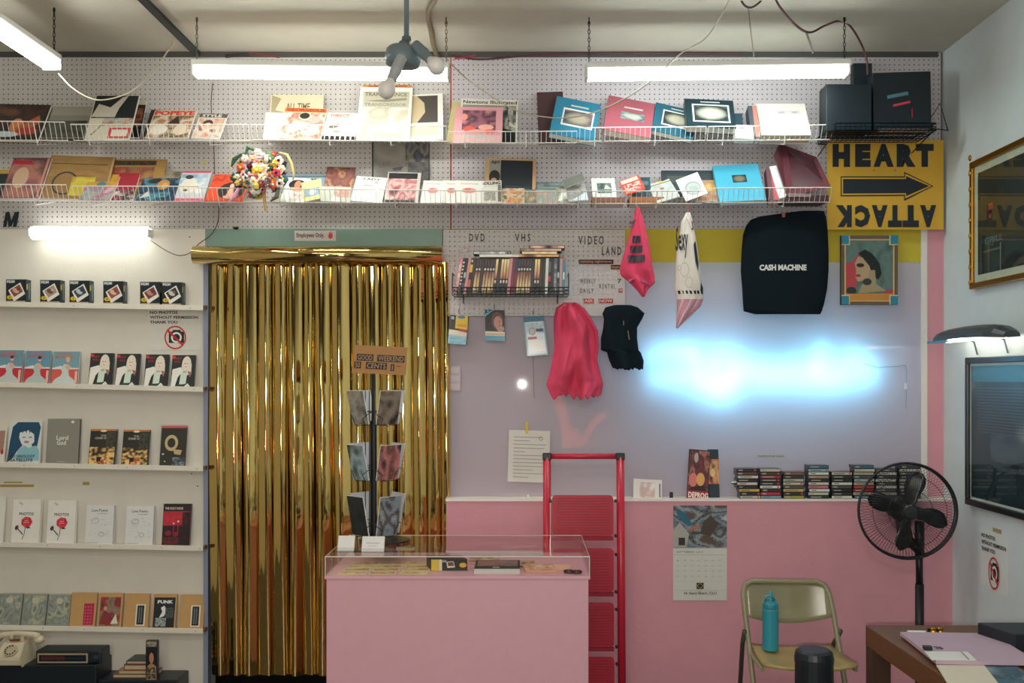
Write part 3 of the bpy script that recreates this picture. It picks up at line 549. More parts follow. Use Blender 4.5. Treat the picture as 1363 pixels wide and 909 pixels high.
mag((193,184),(250,184),(208,147),-.2,[('r',0,0,1,1,'#d8c8a8'), ('t','POPEYE',.02,.82,.98,.98,'#d83a34',.05), ('g',.02,.02,.98,.8,14,9,pal(['#e8dcc0','#b07050','#e0d4b8','#6a4838','#d8b890'],3,12)), ('p',[(.4,.5),(.6,.8),(.7,.5)],'#3a2820'), ('e',.25,.3,.2,.18,'#e8e0d0'), ('e',.75,.3,.15,.2,'#e4d0b8')],'cream magazine with bold red title lettering in the upper racks')
mag((254,184),(292,185),(267,151),-.2,[('r',0,0,1,1,'#dcd4c4'), ('r',0,.84,1,1,'#5a5650'), ('t','STYLE',.1,.86,.8,.97,'#e8e4dc',.03), ('g',.05,.05,.95,.8,9,8,pal(['#b04038','#d8a890','#e0d8c8','#8a4038'],3,14)), ('e',.4,.6,.18,.14,'#4a3028'), ('e',.42,.5,.13,.12,'#e0b8a0')],'grey-headed magazine with a woman right of the red-titled magazine')
pbook((357,178),(428,178),(362,126),-.08,-.02,.004,[('r',0,0,1,1,'#dccfae'), ('p',[(.02,.3),(.02,.98),(.2,.9),(.1,.6),(.4,.5),(.8,.55),(.8,.4),(.3,.36)],'#a89a78'), ('t','ALL TIME',.3,.6,.75,.78,'#6a6048',.02)],'large beige paper sheet standing behind magazines in the left racks', name='paper_sheet', cat='paper', cov='#dccfae')
pbook((350,185),(384,186),(368,150),-.14,-.1,.012,[('r',0,0,1,1,'#e8e0d0'), ('p',[(.55,.1),(.95,.3),(.9,.6)],'#4a4a44')],'cream folded magazine half hidden at the foot of the beige sheet', name='magazine', cat='magazine', cov='#e6e0d2')
mag((370,184),(427,186),(384,143),-.2,[('r',0,0,1,1,'#e0d4b8'), ('r',0,.86,1,.99,'#d07a30'), ('t','GEORGIOUS',.04,.88,.96,.98,'#b03028',.05), ('g',.02,.02,.98,.84,14,9,pal(['#e8e0cc','#d8c8b0','#c07060','#e4dccc','#8a8068'],3,22)), ('e',.5,.74,.12,.1,'#2a2420'), ('e',.75,.62,.14,.12,'#e0a8a0'), ('o',.7,.25,.2,.14,.2,'#e8e4dc')],'magazine with an orange and red title strip in the left racks')
mag((428,186),(472,187),(440,150),-.2,[('r',0,0,1,1,W), ('t','DIRECT',.12,.84,.7,.95,'#d87860',.04), ('g',.05,.2,.95,.8,8,6,pal(['#f0ece0','#e0d4c4','#f0ece4'],3,7)), ('e',.3,.5,.18,.07,'#6a6458',.3), ('e',.4,.3,.12,.05,'#c09080'), ('r',0,.0,1,.14,'#1c1c1c')]+[('r',.06+.16*k,0,.09+.16*k,.14,'#e8e4da') for k in range(6)],'white magazine with a red title and a black striped foot')
pbook((474,187),(545,188),(487,116),-.16,-.05,.006,[('r',0,0,1,1,'#ece8dc'), ('r',.07,.04,.95,.92,'#bcb6a2'), ('t','TRANSFERENCE',.1,.83,.9,.9,'#6a6454',.02), ('t','TRANSGRESSOR',.1,.64,.9,.7,'#8a8474',.02), ('g',.07,.08,.95,.62,14,12,pal(['#c8c2ae','#b0aa96','#dcd8ca','#bab49e'],3,5)), ('p',[(.1,.74),(.9,.8),(.9,.76),(.5,.72)],'#8c8674')],'large white-bordered newspaper page behind the hanging bulb', name='newspaper', cat='newspaper', cov='#ece8dc')
mag((480,180),(546,180),(487,113),-.10,[('r',0,0,1,1,'#c88048'), ('t','WEEKLY NEWS',.1,.955,.9,.99,'#8a3028',.03)],'orange-topped magazine peeping out above the white-bordered newspaper', name='magazine')
pbook((540,188),(590,186),(548,126),-.13,-.03,.006,[('r',0,0,1,1,'#eeeadf'), ('r',.05,.38,.86,.96,'#4a4440'), ('p',[(.05,.38),(.3,.38),(.52,.6),(.5,.8),(.3,.96),(.05,.96)],'#c8b490'), ('r',.05,.1,.86,.34,'#ddd0b4')],'white-framed photograph with a dark field beside the large newspaper', name='photograph', cat='photo', cov='#eeeadf')
pbook((594,188),(612,190),(597,135),-.11,-.03,.02,[('r',0,0,1,1,'#c0b47c'), ('r',.35,.0,.8,.55,'#e0a078')],'thin olive book standing left of the pink magazine', name='book', cat='book', cov='#c4b88c')
mag((611,190),(688,192),(611,131),-.10,[('r',0,0,1,1,'#ddd8cc'), ('t','Newtons Illustrated',.04,.89,.98,.97,'#2a2a2a',.02), ('r',.03,.02,.97,.86,'#8c8a80'), ('g',.72,.04,.97,.84,5,10,pal(['#8a8a80','#1c2224','#b8b4a8','#14181a'],4,17)), ('p',[(.74,.35),(.97,.28),(.97,.04),(.74,.04)],'#16191b'), ('p',[(.84,.5),(.97,.4),(.97,.36),(.86,.4)],'#d0ccc0')],'grey magazine with a black serif title behind the pink one', Yt=-.025)
mag((603,189),(668,190),(605,142),-.2,[('r',0,0,1,1,'#e2a0a8'), ('r',.0,0,1,.2,'#eab4b4'), ('g',.16,.34,.86,.9,14,10,pal(['#6a4458','#a86a7a','#4a3444','#c88890'],3,31)), ('e',.32,.36,.12,.09,'#e8604c'), ('e',.66,.42,.16,.08,'#f0b0a0'), ('e',.5,.3,.2,.06,'#f0a090'), ('e',.75,.3,.12,.06,'#e87060'), ('t','PAMELA',.25,.1,.82,.2,'#b8ccc0',.04), ('e',.2,.7,.07,.09,'#f0a090')],'pink magazine with entangled purple and red bodies')
# albums on the right
pbook((717,190),(752,189),(710,123),-.10,-.028,.02,[('r',0,0,1,1,'#4a3034')],'dark maroon album standing behind the left blue photo album', name='photo_album', cat='photo album', cov='#4a3034')
def album(bl, br, tl, Y, col, win, pic, label, t=.03, frame='#e8ece8', Yt=-.05, dY=0, tab=True):
    x0, y0, x1, y1 = win
    it = [('r',0,0,1,1,col)] + ([('r',x0,y0,x1,y1,frame)] if frame else [])
    e = .035
    it += [('g',x0+e,y0+e*1.3,x1-e,y1-e*1.3,12,7,pic)]
    if tab: it += [('r',(x0+x1)/2-.2,y1+.06,(x0+x1)/2+.2,y1+.1,'#c8d0d0')]
    return pbook(bl, br, tl, Y, Yt, t, it, label, name='photo_album', cat='photo album', cov=col, finish='semig', pages='#e0dcd0', dY=dY)
def sleeping(a, b, sd): 
    base = pal(a, 3, sd)
    A = lin(b)
    def f(u, v):
        d = ((u-.5)/.42)**2+((v-.5)/.4)**2; k = max(0, min(1, 1.3-d*1.0)); c = base(u, v); return tuple(c[i]*(1-k)+A[i]*k*(.75+.5*c[1]) for i in range(3))
    return f
album((731,177),(791,189),(723,124),-.2,'#2b7d9c',(.2,.28,.9,.74),sleeping(['#20282c','#5a6468','#a87060'],'#cbbfa8',41),'blue photo album with a framed cover photo above the wire rack', t=.035, Yt=-.08)
album((803,172),(866,184),(796,124),-.19,'#a85864',(.28,.36,.85,.66),sleeping(['#3a5060','#8aa0a0','#50382c'],'#c8ccc0',42),'dusty red photo album with a small cover photo', t=.04, frame=None)
album((867,173),(922,186),(860,133),-.16,'#1f6076',(.2,.28,.97,.82),sleeping(['#1c2428','#2c383c','#404a4c'],'#dcd8c0',43),'dark teal photo album with a white framed oval photo', t=.03, Yt=-.04)
album((914,168),(980,171),(907,131),-.205,'#16323c',(.14,.18,.9,.82),sleeping(['#3a4a4c','#1c2a30','#5a6a68'],'#e4e4d0',44),'black photo album with the brightest white-framed photo', t=.04, Yt=-.09)
pbook((972,176),(990,176),(968,151),-.12,-.08,.03,[('r',0,0,1,1,'#1f4350')],'small dark teal box corner behind the white card box', name='small_box', cat='box', cov='#1f4350')
pbook((979,184),(1003,185),(979,166),-.2,-.17,.04,[('r',0,0,1,1,'#f2f2ea'), ('r',.25,.75,.5,.82,'#404848')],'small white card box between the black album and white book', name='small_box', cat='box', cov='#f2f2ea')
for k, (dx, c, nm) in enumerate([(0,'#46505a','slate'), (6,'#c07a6a','salmon')]):
    pbook((1000+dx,182),(1006+dx,182),(995+dx,141),-.18,-.10,.06,[('r',0,0,1,1,c)],f'thin {nm} booklet spine at the left of the big white book', name='book', cat='book', cov=c)
pbook((1014,180),(1080,180),(1007,138),-.19,-.07,.06,[('r',0,0,1,1,'#efece0'), ('r',.34,.66,.86,.78,'#d8d4cc'), ('r',.42,.69,.55,.74,'#c8a8b8'), ('r',.7,.69,.8,.74,'#c8a8b8'), ('r',.3,.02,.31,.64,'#dcd8cc')],'big thick white book in the right end of the upper racks', name='book', cat='book', cov='#efece0', pages='#c8b8a4')
# ---------------- lower row, left to right
mag((-12,262),(8,262),(-4,226),-.1,[('r',0,0,1,1,'#2c3838'), ('r',0,.85,1,1,'#c0a048')],'dark magazine with a yellow top at the left edge of the lower racks')
mag((0,264),(52,264),(22,210),-.2,[('r',0,0,1,1,'#8a5058'), ('g',.02,.02,.98,.98,12,12,pal(['#8a4858','#b07868','#5c4044','#c09878'],2.4,51)), ('p',[(0,.84),(.05,.94),(.5,.92),(.6,.82)],'#b83040'), ('e',.35,.5,.2,.26,'#c8a888'), ('r',.9,.02,.96,.98,'#c89080')],'faded pink magazine with a pale face at the far left')
mag((53,262),(140,265),(80,207),-.15,[('r',0,0,1,1,'#9a7648'), ('g',.02,.5,.98,.98,12,5,pal(['#8c6838','#a88450','#947040'],3,3)), ('r',.02,.8,.92,.815,'#3a3428'), ('o',.32,.34,.2,.28,.14,'#3c3c3c'), ('g',.42,.05,.78,.5,7,6,pal(['#c8b838','#d8c848','#b89c30'],2,8)), ('r',.97,0,1,1,'#c0a070')],'large kraft-brown paper with a drawn ring and yellow patch', cov='#9a7648', name='paper_sheet', cat='paper', t=.008)
mag((140,264),(214,264),(156,212),-.12,[('r',0,0,1,1,'#a88448'), ('r',.02,.84,.82,.96,'#584830'), ('t','YOU MUST KILL THE',.1,.85,.8,.94,'#20242c',.03), ('g',.02,.4,.8,.8,10,5,pal(['#b08c50','#8a3c34','#987440'],3,12)), ('t','SE',.04,.62,.2,.78,'#a04038',.03)],'brown paper cover with a dark lettered strip in the lower racks', cov='#a88448')
mag((104,267),(146,268),(124,231),-.205,[('r',0,0,1,1,'#d8a0a8'), ('g',.02,.55,.98,.98,8,5,pal(['#d8c038','#c89838','#e0b048'],3,3)), ('g',.02,.02,.98,.55,10,6,pal(['#d87898','#7890a0','#b0b8a8','#c0508c','#e0c0c0'],3,5)), ('e',.5,.6,.15,.1,'#5a8088')],'yellow and pink comic in the lower left rack', name='comic', cat='comic')
mag((148,267),(176,267),(178,226),-.17,[('r',0,0,1,1,'#a82838'), ('g',0,0,1,.35,6,4,pal(['#c06070','#302428','#e8e0d8'],4,8))],'deep red comic leaning between the yellow comic and the dark comics', name='comic', cat='comic')
mag((184,267),(236,267),(186,228),-.16,[('r',0,0,1,1,'#948868'), ('r',.1,.5,.98,.8,'#30383c'), ('g',.3,.45,.9,.98,8,5,pal(['#6a6450','#a0947a','#5a5a50'],3,9))],'grey-brown comic with a torn top behind the dark hero comic', name='comic', cat='comic')
mag((178,268),(231,268),(188,235),-.205,[('r',0,0,1,1,'#20303c'), ('g',.02,.02,.98,.98,12,8,pal(['#1c2830','#305878','#20242c','#5898b0','#2c2c30'],3,61)), ('e',.58,.66,.16,.2,'#c88c40'), ('e',.62,.62,.08,.12,'#d8a868'), ('p',[(.1,.1),(.25,.4),(.35,.2)],'#e0dcd4')],'dark blue comic with an orange head in the lower left racks', name='comic', cat='comic')
mag((231,268),(270,268),(250,228),-.2,[('r',0,0,1,1,'#c8ccd0'), ('g',.02,.5,.98,.9,8,5,pal(['#6890b0','#a0b8c8','#e0e0e0'],3,4)), ('e',.36,.5,.3,.26,'#e4dccc'), ('e',.3,.8,.14,.07,'#30343c'), ('e',.28,.36,.08,.04,'#605848'), ('e',.75,.33,.12,.08,'#e8e4dc'), ('r',0,0,1,.09,'#e05c78'), ('r',0,.94,1,1,'#d85878')],'pale comic with a round white animal head and pink edges', name='comic', cat='comic')
pbook((272,267),(322,268),(286,232),-.205,-.05,.01,[('r',0,0,1,1,'#e4502c'), ('g',.02,.72,.95,.98,10,3,pal(['#e4502c','#a03020','#e4502c','#e86038'],5,5)), ('e',.62,.38,.36,.33,'#2e2c24'), ('e',.6,.56,.06,.09,'#f0b8a0'), ('p',[(.5,.1),(.56,.5),(.66,.5),(.74,.1)],'#f0b0a0'), ('e',.6,.14,.16,.07,'#f0b0a0')],'bright orange-red record sleeve with a black oval picture', name='record_sleeve', cat='record sleeve', cov='#e4502c')
mag((372,268),(404,270),(383,236),-.2,[('r',0,0,1,1,'#e4e8e0'), ('e',.5,.72,.36,.2,'#1c1c20'), ('e',.52,.72,.14,.16,'#d08868'), ('p',[(.2,.5),(.3,.6),(.8,.6),(.9,.48),(.6,.4)],'#e8a088'), ('g',.4,.08,.95,.42,6,4,pal(['#e06050','#e8e4dc','#d8a898'],4,5))],'white magazine with a dark curly-haired woman beside the bouquet')
mag((376,262),(430,262),(390,232),-.11,[('r',0,0,1,1,'#8ea4b0'), ('r',0,.86,1,.92,'#5c7480'), ('t','BOSS',.5,.62,.85,.8,'#283038',.04)],'grey-blue magazine behind the curly-haired woman magazine')
mag((404,269),(430,263),(407,242),-.19,[('r',0,0,1,1,'#e8d890'), ('r',.1,.2,.9,.6,'#88a4b0'), ('e',.5,.4,.2,.15,'#c8ccd0')],'small yellow magazine with a blue picture in front of the grey-blue one', Yt=-.13)
mag((430,255),(469,256),(434,222),-.12,[('r',0,0,1,1,'#5a3834'), ('g',.01,.02,.99,.98,11,9,pal(['#4a2c30','#8c5848','#6a3c38','#c08868','#583440'],3,71))],'brown crowd photo standing above the clear box', name='photograph', cat='photo')
pbook((426,268),(466,269),(428,248),-.2,-.18,.03,[('r',0,0,1,1,'#c8ccc0'), ('g',.45,.3,.95,.9,5,4,pal(['#d8b8a8','#c09080','#e0d8c8'],4,2)), ('r',.36,.02,.62,.3,'#eef0ec')],'low clear plastic box of small cards below the brown photo', name='card_box', cat='box', cov='#c8ccc4', finish='gloss')
mag((466,267),(508,270),(473,234),-.2,[('r',0,0,1,1,'#eeebe2'), ('t','LADY',.25,.86,.8,.95,'#4a4a3c',.03), ('e',.68,.78,.07,.06,'#e8a8a0'), ('r',.3,.62,.6,.66,'#e89890'), ('e',.3,.4,.05,.04,'#ecc8b8')],'white magazine with a small sketched title left of the sleeved photo')
mag((511,269),(556,270),(516,229),-.2,[('r',0,0,1,1,'#d8d0c8'), ('r',.03,.0,.9,.97,'#1c2228'), ('g',.03,.08,.9,.78,12,10,pal(['#e0a0a0','#a83848','#f0d0c8','#c86870','#5c2c38'],4,81))],'dark and pink crowd photo magazine in a clear sleeve', film=True, name='sleeved_magazine')
for k, (x0_, x1_, w_) in enumerate([(559,588,'leftmost of three'), (586,612,'middle one, mostly covered'), (603,642,'rightmost and widest of three')]):
    mag((x0_,270),(x1_,271),(x0_+4,240),(-.19,-.17,-.2)[k],[('r',0,0,1,1,'#eae7df'), ('t','POSITIVE',.2,.82,.8,.88,'#b0aca4',.02), ('e',.5,.55,.25,.12,'#e88c84'), ('e',.45,.6,.1,.06,'#e06c68'), ('r',.46,.1,.48,.45,'#c8c4bc')],f'white booklet with a pink blossom, {w_}', name='booklet', cat='booklet', group='white blossom booklets in the lower racks')
mag((640,271),(668,270),(644,241),-.2,[('r',0,0,1,1,'#d4d0c6'), ('t','ROLLING',.02,.82,.95,.96,'#2c2c2c',.05), ('r',.04,.05,.8,.7,'#dedad0'), ('g',.15,.1,.7,.5,6,5,pal(['#b8b4a8','#8a867c','#c8c4b8'],4,4)), ('r',.82,.05,.97,.8,'#706c64')],'folded newspaper with a black headline at the middle of the lower racks', name='newspaper', cat='newspaper')
pbook((645,262),(712,264),(645,210),-.08,-.02,.008,[('r',0,0,1,1,'#c29a68'), ('r',.07,.04,.3,.95,'#8f8d80'), ('t','AJO',.1,.84,.28,.93,'#2c302c',.05), ('e',.18,.52,.11,.17,'#221e1e'), ('e',.17,.42,.06,.07,'#c08870'), ('r',.3,.02,.94,.95,'#182128'), ('g',.4,.04,.9,.3,8,4,pal(['#182128','#32404a','#182128'],4,6))],'kraft-bordered black print with a small portrait strip', name='print', cat='print', cov='#c29a68')
for k, (x0_, x1_, pc, w_) in enumerate([(668,698,['#e0a850','#c87048','#e8d8b0','#5c6c74'],'orange and cream comic beside the folded newspaper'), (692,716,['#c8a840','#5c7c84','#b89060','#d8cca0'],'ochre and grey comic below the kraft-bordered print'), (714,742,['#a8b098','#d0a088','#8aa0a0','#c8c0a0'],'pale green comic in the middle of the lower racks')]):
    mag((x0_,271),(x1_,271),(x0_+4,250),(-.2,-.18,-.2)[k],[('r',0,0,1,1,pc[2]), ('g',.02,.02,.98,.98,9,7,pal(pc,3.4,90+k))],w_, name='comic', cat='comic')
mag((740,270),(764,271),(743,246),-.18,[('r',0,0,1,1,'#a8ac98'), ('g',.02,.02,.98,.98,8,6,pal(['#a8ac98','#c8c4ac','#788478','#b8a890'],3,19)), ('p',[(.1,.1),(.3,.5),(.3,.8),(.6,.8),(.7,.5),(.9,.1),(.7,.1),(.5,.4),(.3,.1)],'#eeeee8'), ('e',.42,.86,.1,.1,'#c89888')],'comic with a figure in white trousers', name='comic', cat='comic')
pbook((714,262),(764,262),(712,243),-.1,-.06,.01,[('r',0,0,1,1,'#4c5450'), ('g',.02,.05,.9,.95,9,4,pal(['#4c5450','#8aa0a0','#606c64'],3,29))],'dark landscape booklet behind the pale comics', name='booklet', cat='booklet', cov='#4c5450')
mag((756,268),(783,266),(763,246),-.19,[('r',0,0,1,1,'#b8b8b0'), ('g',.02,.1,.8,.98,8,6,pal(['#b0b0a8','#8a8a84','#ccc8c0'],3,39)), ('p',[(.1,0),(1,.5),(1,0)],'#dce8ec')],'curled grey and white magazine leaning to the left')
mag((752,250),(779,240),(755,238),-.12,[('r',0,0,1,1,'#76786e')],'dark grey magazine edge behind the curled magazine', Yt=-.1)
mag((789,262),(821,262),(786,237),-.18,[('r',0,0,1,1,'#e8eae4'), ('g',.22,.18,.82,.72,7,6,pal(['#283838','#7a8c88','#1c2a2c'],3,49)), ('p',[(.5,.4),(.6,.65),(.85,.4)],'#d8d8cc')],'white card with a dark square picture beside the red booklet', name='picture_card', cat='card')
pbook((833,260),(859,251),(819,243),-.2,-.14,.006,[('r',0,0,1,1,'#e4482c'), ('r',.05,.72,.9,.95,'#e8dcc4'), ('g',.1,.1,.9,.62,6,4,pal(['#e4482c','#e8d8c0','#b03c58','#e4482c'],5,59))],'bright red booklet tilted like a diamond', name='booklet', cat='booklet', cov='#e4482c')
mag((840,262),(868,262),(852,236),-.14,[('r',0,0,1,1,'#34505c'), ('g',.1,.1,.9,.8,6,5,pal(['#34505c','#2a3c44','#607c80'],3,69)), ('e',.4,.3,.12,.08,'#d8dcd8')],'dark teal comic behind the red booklet', name='comic', cat='comic')
for k, (xa, xb, yy, c, nm, Yk) in enumerate([(788,832,263,'#8c5a48','short brown book lying under the white picture card',-.19), (838,884,262,'#a8683c','tan brown book lying under the red booklet',-.19)]):
    pbook((xa,271),(xb,271),(xa,yy),Yk,Yk+.0,.12,[('r',0,0,1,1,c), ('r',.05,.3,.95,.36,'#5a3c30')],nm, name='book', cat='book', cov=c)
mag((875,270),(905,261),(872,243),-.205,[('r',0,0,1,1,'#ccd0c8'), ('r',0,.84,1,.9,'#8c8c6c'), ('e',.6,.95,.12,.04,'#d8b838'), ('g',.05,.05,.95,.8,7,7,pal(['#ccd4d0','#b8bcb8','#d8ccc4'],3,79)), ('e',.5,.6,.1,.06,'#a07878')],'pale grey magazine tilted left of the white oval-window card')
pbook((882,262),(952,262),(881,227),-.1,-.05,.02,[('r',0,0,1,1,'#1c2e36'), ('r',.1,.55,.6,.8,'#3c4640')],'black album lying behind the pale tilted magazines', name='photo_album', cat='photo album', cov='#1c2e36')
pbook((913,268),(942,257),(902,239),-.205,-.16,.006,[('r',0,0,1,1,'#f0f0ea'), ('e',.52,.42,.34,.3,'#8a9494'), ('e',.52,.4,.3,.26,'#b4bcb8'), ('g',.4,.26,.7,.5,4,3,pal(['#b4bcb8','#98a4a4','#c8ccc8'],4,2))],'white card with a rounded grey window tilted to the left', name='picture_card', cat='card', cov='#f0f0ea')
mag((926,268),(958,268),(930,235),-.17,[('r',0,0,1,1,'#c8b8a0'), ('g',.02,.4,.98,.98,8,5,pal(['#d0c0b0','#d8a838','#a07870','#e0d8d0'],3,89)), ('g',.02,.02,.98,.4,8,4,pal(['#c8b8a0','#a86840','#b8a898'],3,99))],'cream and orange magazine left of the blue album')
album((958,269),(1020,266),(948,221),-.2,'#48a8c4',(.34,.46,.72,.76),sleeping(['#1c2830','#20303a','#182028'],'#8c8468',91),'turquoise photo album with a dark square photo in the lower racks', t=.03, frame=None, Yt=-.06, tab=False)
for k, (dx, c, nm) in enumerate([(0,'#5a3038','dark maroon'), (5,'#c04858','rose red')]):
    pbook((1024+dx*1.2,266),(1030+dx*1.2,266),(1013+dx,224),-.19,-.12,.05,[('r',0,0,1,1,c)],f'thin {nm} book leaning right of the turquoise album', name='book', cat='book', cov=c)
pbook((1037,264),(1048,262),(1024,222),-.195,-.13,.05,[('r',0,0,1,1,'#eef0ea')],'thick white book leaning against the maroon box', name='book', cat='book', cov='#eef0ea')
# maroon clamshell box leaning at the right end
r = thing('maroon_box', 'large dark maroon box propped open at the right end of the lower racks', 'box', at(1072,262,-.12))
P = lambda x, y, Y: at(x, y, Y)
a, b, c, d = P(1030,206,-.16), P(1038,191,-.03), P(1087,209,-.03), P(1106,249,-.2)
e_, f_ = P(1048,262,-.2), P(1102,262,-.2)
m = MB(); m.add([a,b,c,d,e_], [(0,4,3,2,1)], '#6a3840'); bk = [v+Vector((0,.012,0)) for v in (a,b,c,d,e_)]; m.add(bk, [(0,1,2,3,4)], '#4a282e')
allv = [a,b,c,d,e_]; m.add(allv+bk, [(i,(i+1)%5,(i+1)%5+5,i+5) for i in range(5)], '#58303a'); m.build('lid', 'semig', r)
m = MB(); m.ob(P(1046,268,-.2), P(1103,268,-.2)-P(1046,268,-.2), (0,.15,0), (0,0,.03), '#4a2c34'); m.build('tray', 'semig', r)
m = MB(); m.ob(P(1050,262,-.205), P(1080,262,-.205)-P(1050,262,-.205), (0,.1,.03), (0,0,.016), '#8a7c7c'); m.build('lining', 'satin', r)
# black wire basket with black boxes at the top right
BK = '#16232b'
r = thing('wire_basket', 'black wire basket at the top right corner above the yellow sign', 'wire rack', (at(1185,170,-.15)))
x0_, x1_ = 1098, 1232; Yf = -.30; A, B = at(1112,164,Yf), at(1262,158,Yf); a, b = at(1112,176,Yf), at(1240,176,Yf); C = at(1092,150,-.02); Dd = at(1250,150,-.02)
zt_, zb_ = A.z, at(0,180,-.2).z; xa, xb = A.x, at(1246,160,Yf).x
def loop(z, r_=.0025): return [(xa,Yf,z), (xb,Yf,z), (xb,-.01,z), (xa,-.01,z)]
MB().tube(loop(zt_), .003, BK, 6, True).build('top_rail', 'metal', r)
MB().tube(loop(zb_), .003, BK, 6, True).build('bottom_rail', 'metal', r)
MB().tube(loop((zt_+zb_)/2), .002, BK, 5, True).build('middle_rail', 'metal', r)
n = 20
for i in range(n+1):
    x = xa+(xb-xa)*i/n; MB().tube([(x,Yf,zt_), (x,Yf,zb_), (x,-.01,zb_), (x,-.01,zt_)], .0018, BK, 4).build('wire', 'metal', r)
for j in range(1,7):
    y = Yf+(-.01-Yf)*j/7; MB().tube([(xa,y,zt_), (xa,y,zb_), (xb,y,zb_), (xb,y,zt_)], .0018, BK, 4).build('cross_wire', 'metal', r)
for xx in (xa, xb-.02): MB().tube([(xx,Yf,zt_), (xx,Yf,zb_-.01), (xx,-.01,zb_-.06)], .003, BK, 5).build('bracket', 'metal', r)
q = at(1268,130,-.22); MB().tube([(xb,-.12,zt_), (q.x-.02,-.12,q.z), (q.x-.015,-.2,zt_-.01), (xb,-.2,zt_)], .003, BK, 5, True).build('end_handle', 'metal', r)
def bbox(name, xl, xr, yt, yb, Y, dep, label, col=BK, rot=0, items=None):
    p = at(xl,yb,Y); q = at(xr,yt,Y); rr = thing(name, label, 'box', Vector(((p.x+q.x)/2, Y+dep/2, p.z)))
    U = Vector((q.x-p.x, 0, 0)); V = Vector((0,0,q.z-p.z)); 
    if rot: c, s = math.cos(rot), math.sin(rot); U = Vector((U.x*c, 0, U.x*s)); V = Vector((-V.z*s*.5, 0, V.z*c))
    MB().ob(p, U, (0,dep,0), V, col).build('carton', 'satin', rr, bevel=.002)
    if items: MB().art(p, U, V, items, .001).build('front_print', 'satin', rr)
    return rr
zin = 505-(zb_+.003-CAMZ)*FPX/(D-.26)
bbox('black_box', 1100, 1160, 112, zin-1.2, -.26, .12, 'large black box at the left in the black wire basket')
bbox('black_box', 1136, 1161, 84, zin-1.5, -.12, .05, 'tall narrow black box rising behind the large black box')
bbox('black_box', 1163, 1240, 97, zin-1.5, -.24, .1, 'wide black box with blue and red stripes in the wire basket', rot=.03, items=[('p',[(.24,.6),(.6,.66),(.61,.6),(.24,.54)],'#5a8494'), ('p',[(.34,.44),(.64,.5),(.64,.46),(.34,.4)],'#d8405a'), ('r',.66,.2,.675,.36,'#c83848')])
bbox('flat_carton', 1170, 1236, zin-4, zin, -.275, .02, 'flat pinkish carton edge lying in the front of the wire basket', col='#8c7878')
# poster on the pegboard
flat('poster', 'grey poster with dark trees on the pegboard above the lower rack', 'poster', (495,244), 77, 57, -.012,
     [('r',0,0,1,1,'#8a847c'), ('g',.03,0,1,1,18,14,pal(['#8a847a','#9c968a','#787470','#8e887c'],2.2,101)), ('g',.58,.4,.98,1,8,8,pal(['#4a4650','#8a867c','#3c3844','#585460'],3,103)), ('g',.62,.05,.98,.5,8,6,pal(['#4a464c','#6a6664','#3c3a40'],3,104)), ('p',[(.35,.35),(.55,.4),(.5,.3),(.38,.3)],'#4c484c'), ('r',0,0,.03,1,'#2c3c3c'), ('r',.98,0,1,1,'#24343a')], base='#8a847c', th=.003)
# bouquet
r = thing('flower_bouquet', 'bouquet of small fabric flowers and trinkets hanging on the lower rack', 'bouquet', at(350,272,-.27))
rng = random.Random(7); cols = ['#e07888','#f0a8a8','#f0b0b0','#f0ece4','#d84858','#e8b840','#f0ece4','#5a7c60','#d8c070','#4a6478','#b84858','#e8a0a8','#f0e8d8','#3c5c50','#502838','#e0604c']
for k in range(100):
    an = rng.uniform(0, 2*PI); rd = math.sqrt(rng.random()); px = 347+36*rd*math.cos(an); py = 232+30*rd*math.sin(an)
    if py > 248 and px < 322: continue
    c = at(px, py, -.27-.05*(1-rd)-rng.uniform(0,.03)); rr_ = rng.uniform(.012,.024); m = MB(); cl = rng.choice(cols)
    for q in range(5): m.ball(c+Vector((rr_*.6*math.cos(q*1.257+k), rng.uniform(-.003,.003), rr_*.6*math.sin(q*1.257+k))), rr_*.55, cl, 6, (1,.5,1))
    m.ball(c-Vector((0,rr_*.4,0)), rr_*.35, rng.choice(['#e8c848','#fff4d8','#502020']), 6); m.build('flower', 'matte', r, smooth=True)
for k, (pts, c) in enumerate([([(322,205),(312,212),(308,222)],'#3c5c48'), ([(338,200),(330,196),(326,206)],'#4a7058'), ([(372,246),(368,262),(360,268)],'#6a6a58'), ([(318,250),(312,262),(306,268)],'#e8a8c0')]):
    MB().tube([at(x,y,-.3) for x, y in pts], [.006,.012,.004], c, 6).build('leaf', 'matte', r)
MB().tube([at(x,y,-.3) for x, y in [(372,203),(382,206),(388,218),(391,232),(390,240)]], [.004,.008,.008,.006,.003], '#e0cc8c', 6).build('straw_braid', 'matte', r, smooth=True)
MB().tube([at(x,y,-.3) for x, y in [(340,262),(343,232),(366,212)]], [.010,.016,.012], '#c8b488', 6).build('woven_cone', 'matte', r, smooth=True)
MB().tube([at(x,y,-.29) for x, y in [(351,255),(352,268),(354,281)]], [.010,.008,.007], '#c0a068', 6).build('handle', 'matte', r)
for k, x in enumerate((329, 356)):
    m = MB(); c = at(x, 240, -.33)
    rg = random.Random(k)
    for q in range(30): m.ball(c+Vector((rg.uniform(-.014,.014), 0, rg.uniform(-.03,.03))), .004, rg.choice(['#506068','#c8d0d0','#38484c']), 5)
    m.build('beaded_tassel', 'satin', r)
c = at(340,234,-.33); MB().tube([at(331,233,-.33), at(352,233,-.33)], .008, '#e88890', 6).build('ribbon', 'satin', r)
m = MB(); c = at(341,247,-.33); m.lathe([(.012,-.018),(.016,0),(.012,.014),(.007,.018)], c, '#d8c058', (0,0,1), 10); m.build('yellow_bell', 'satin', r)
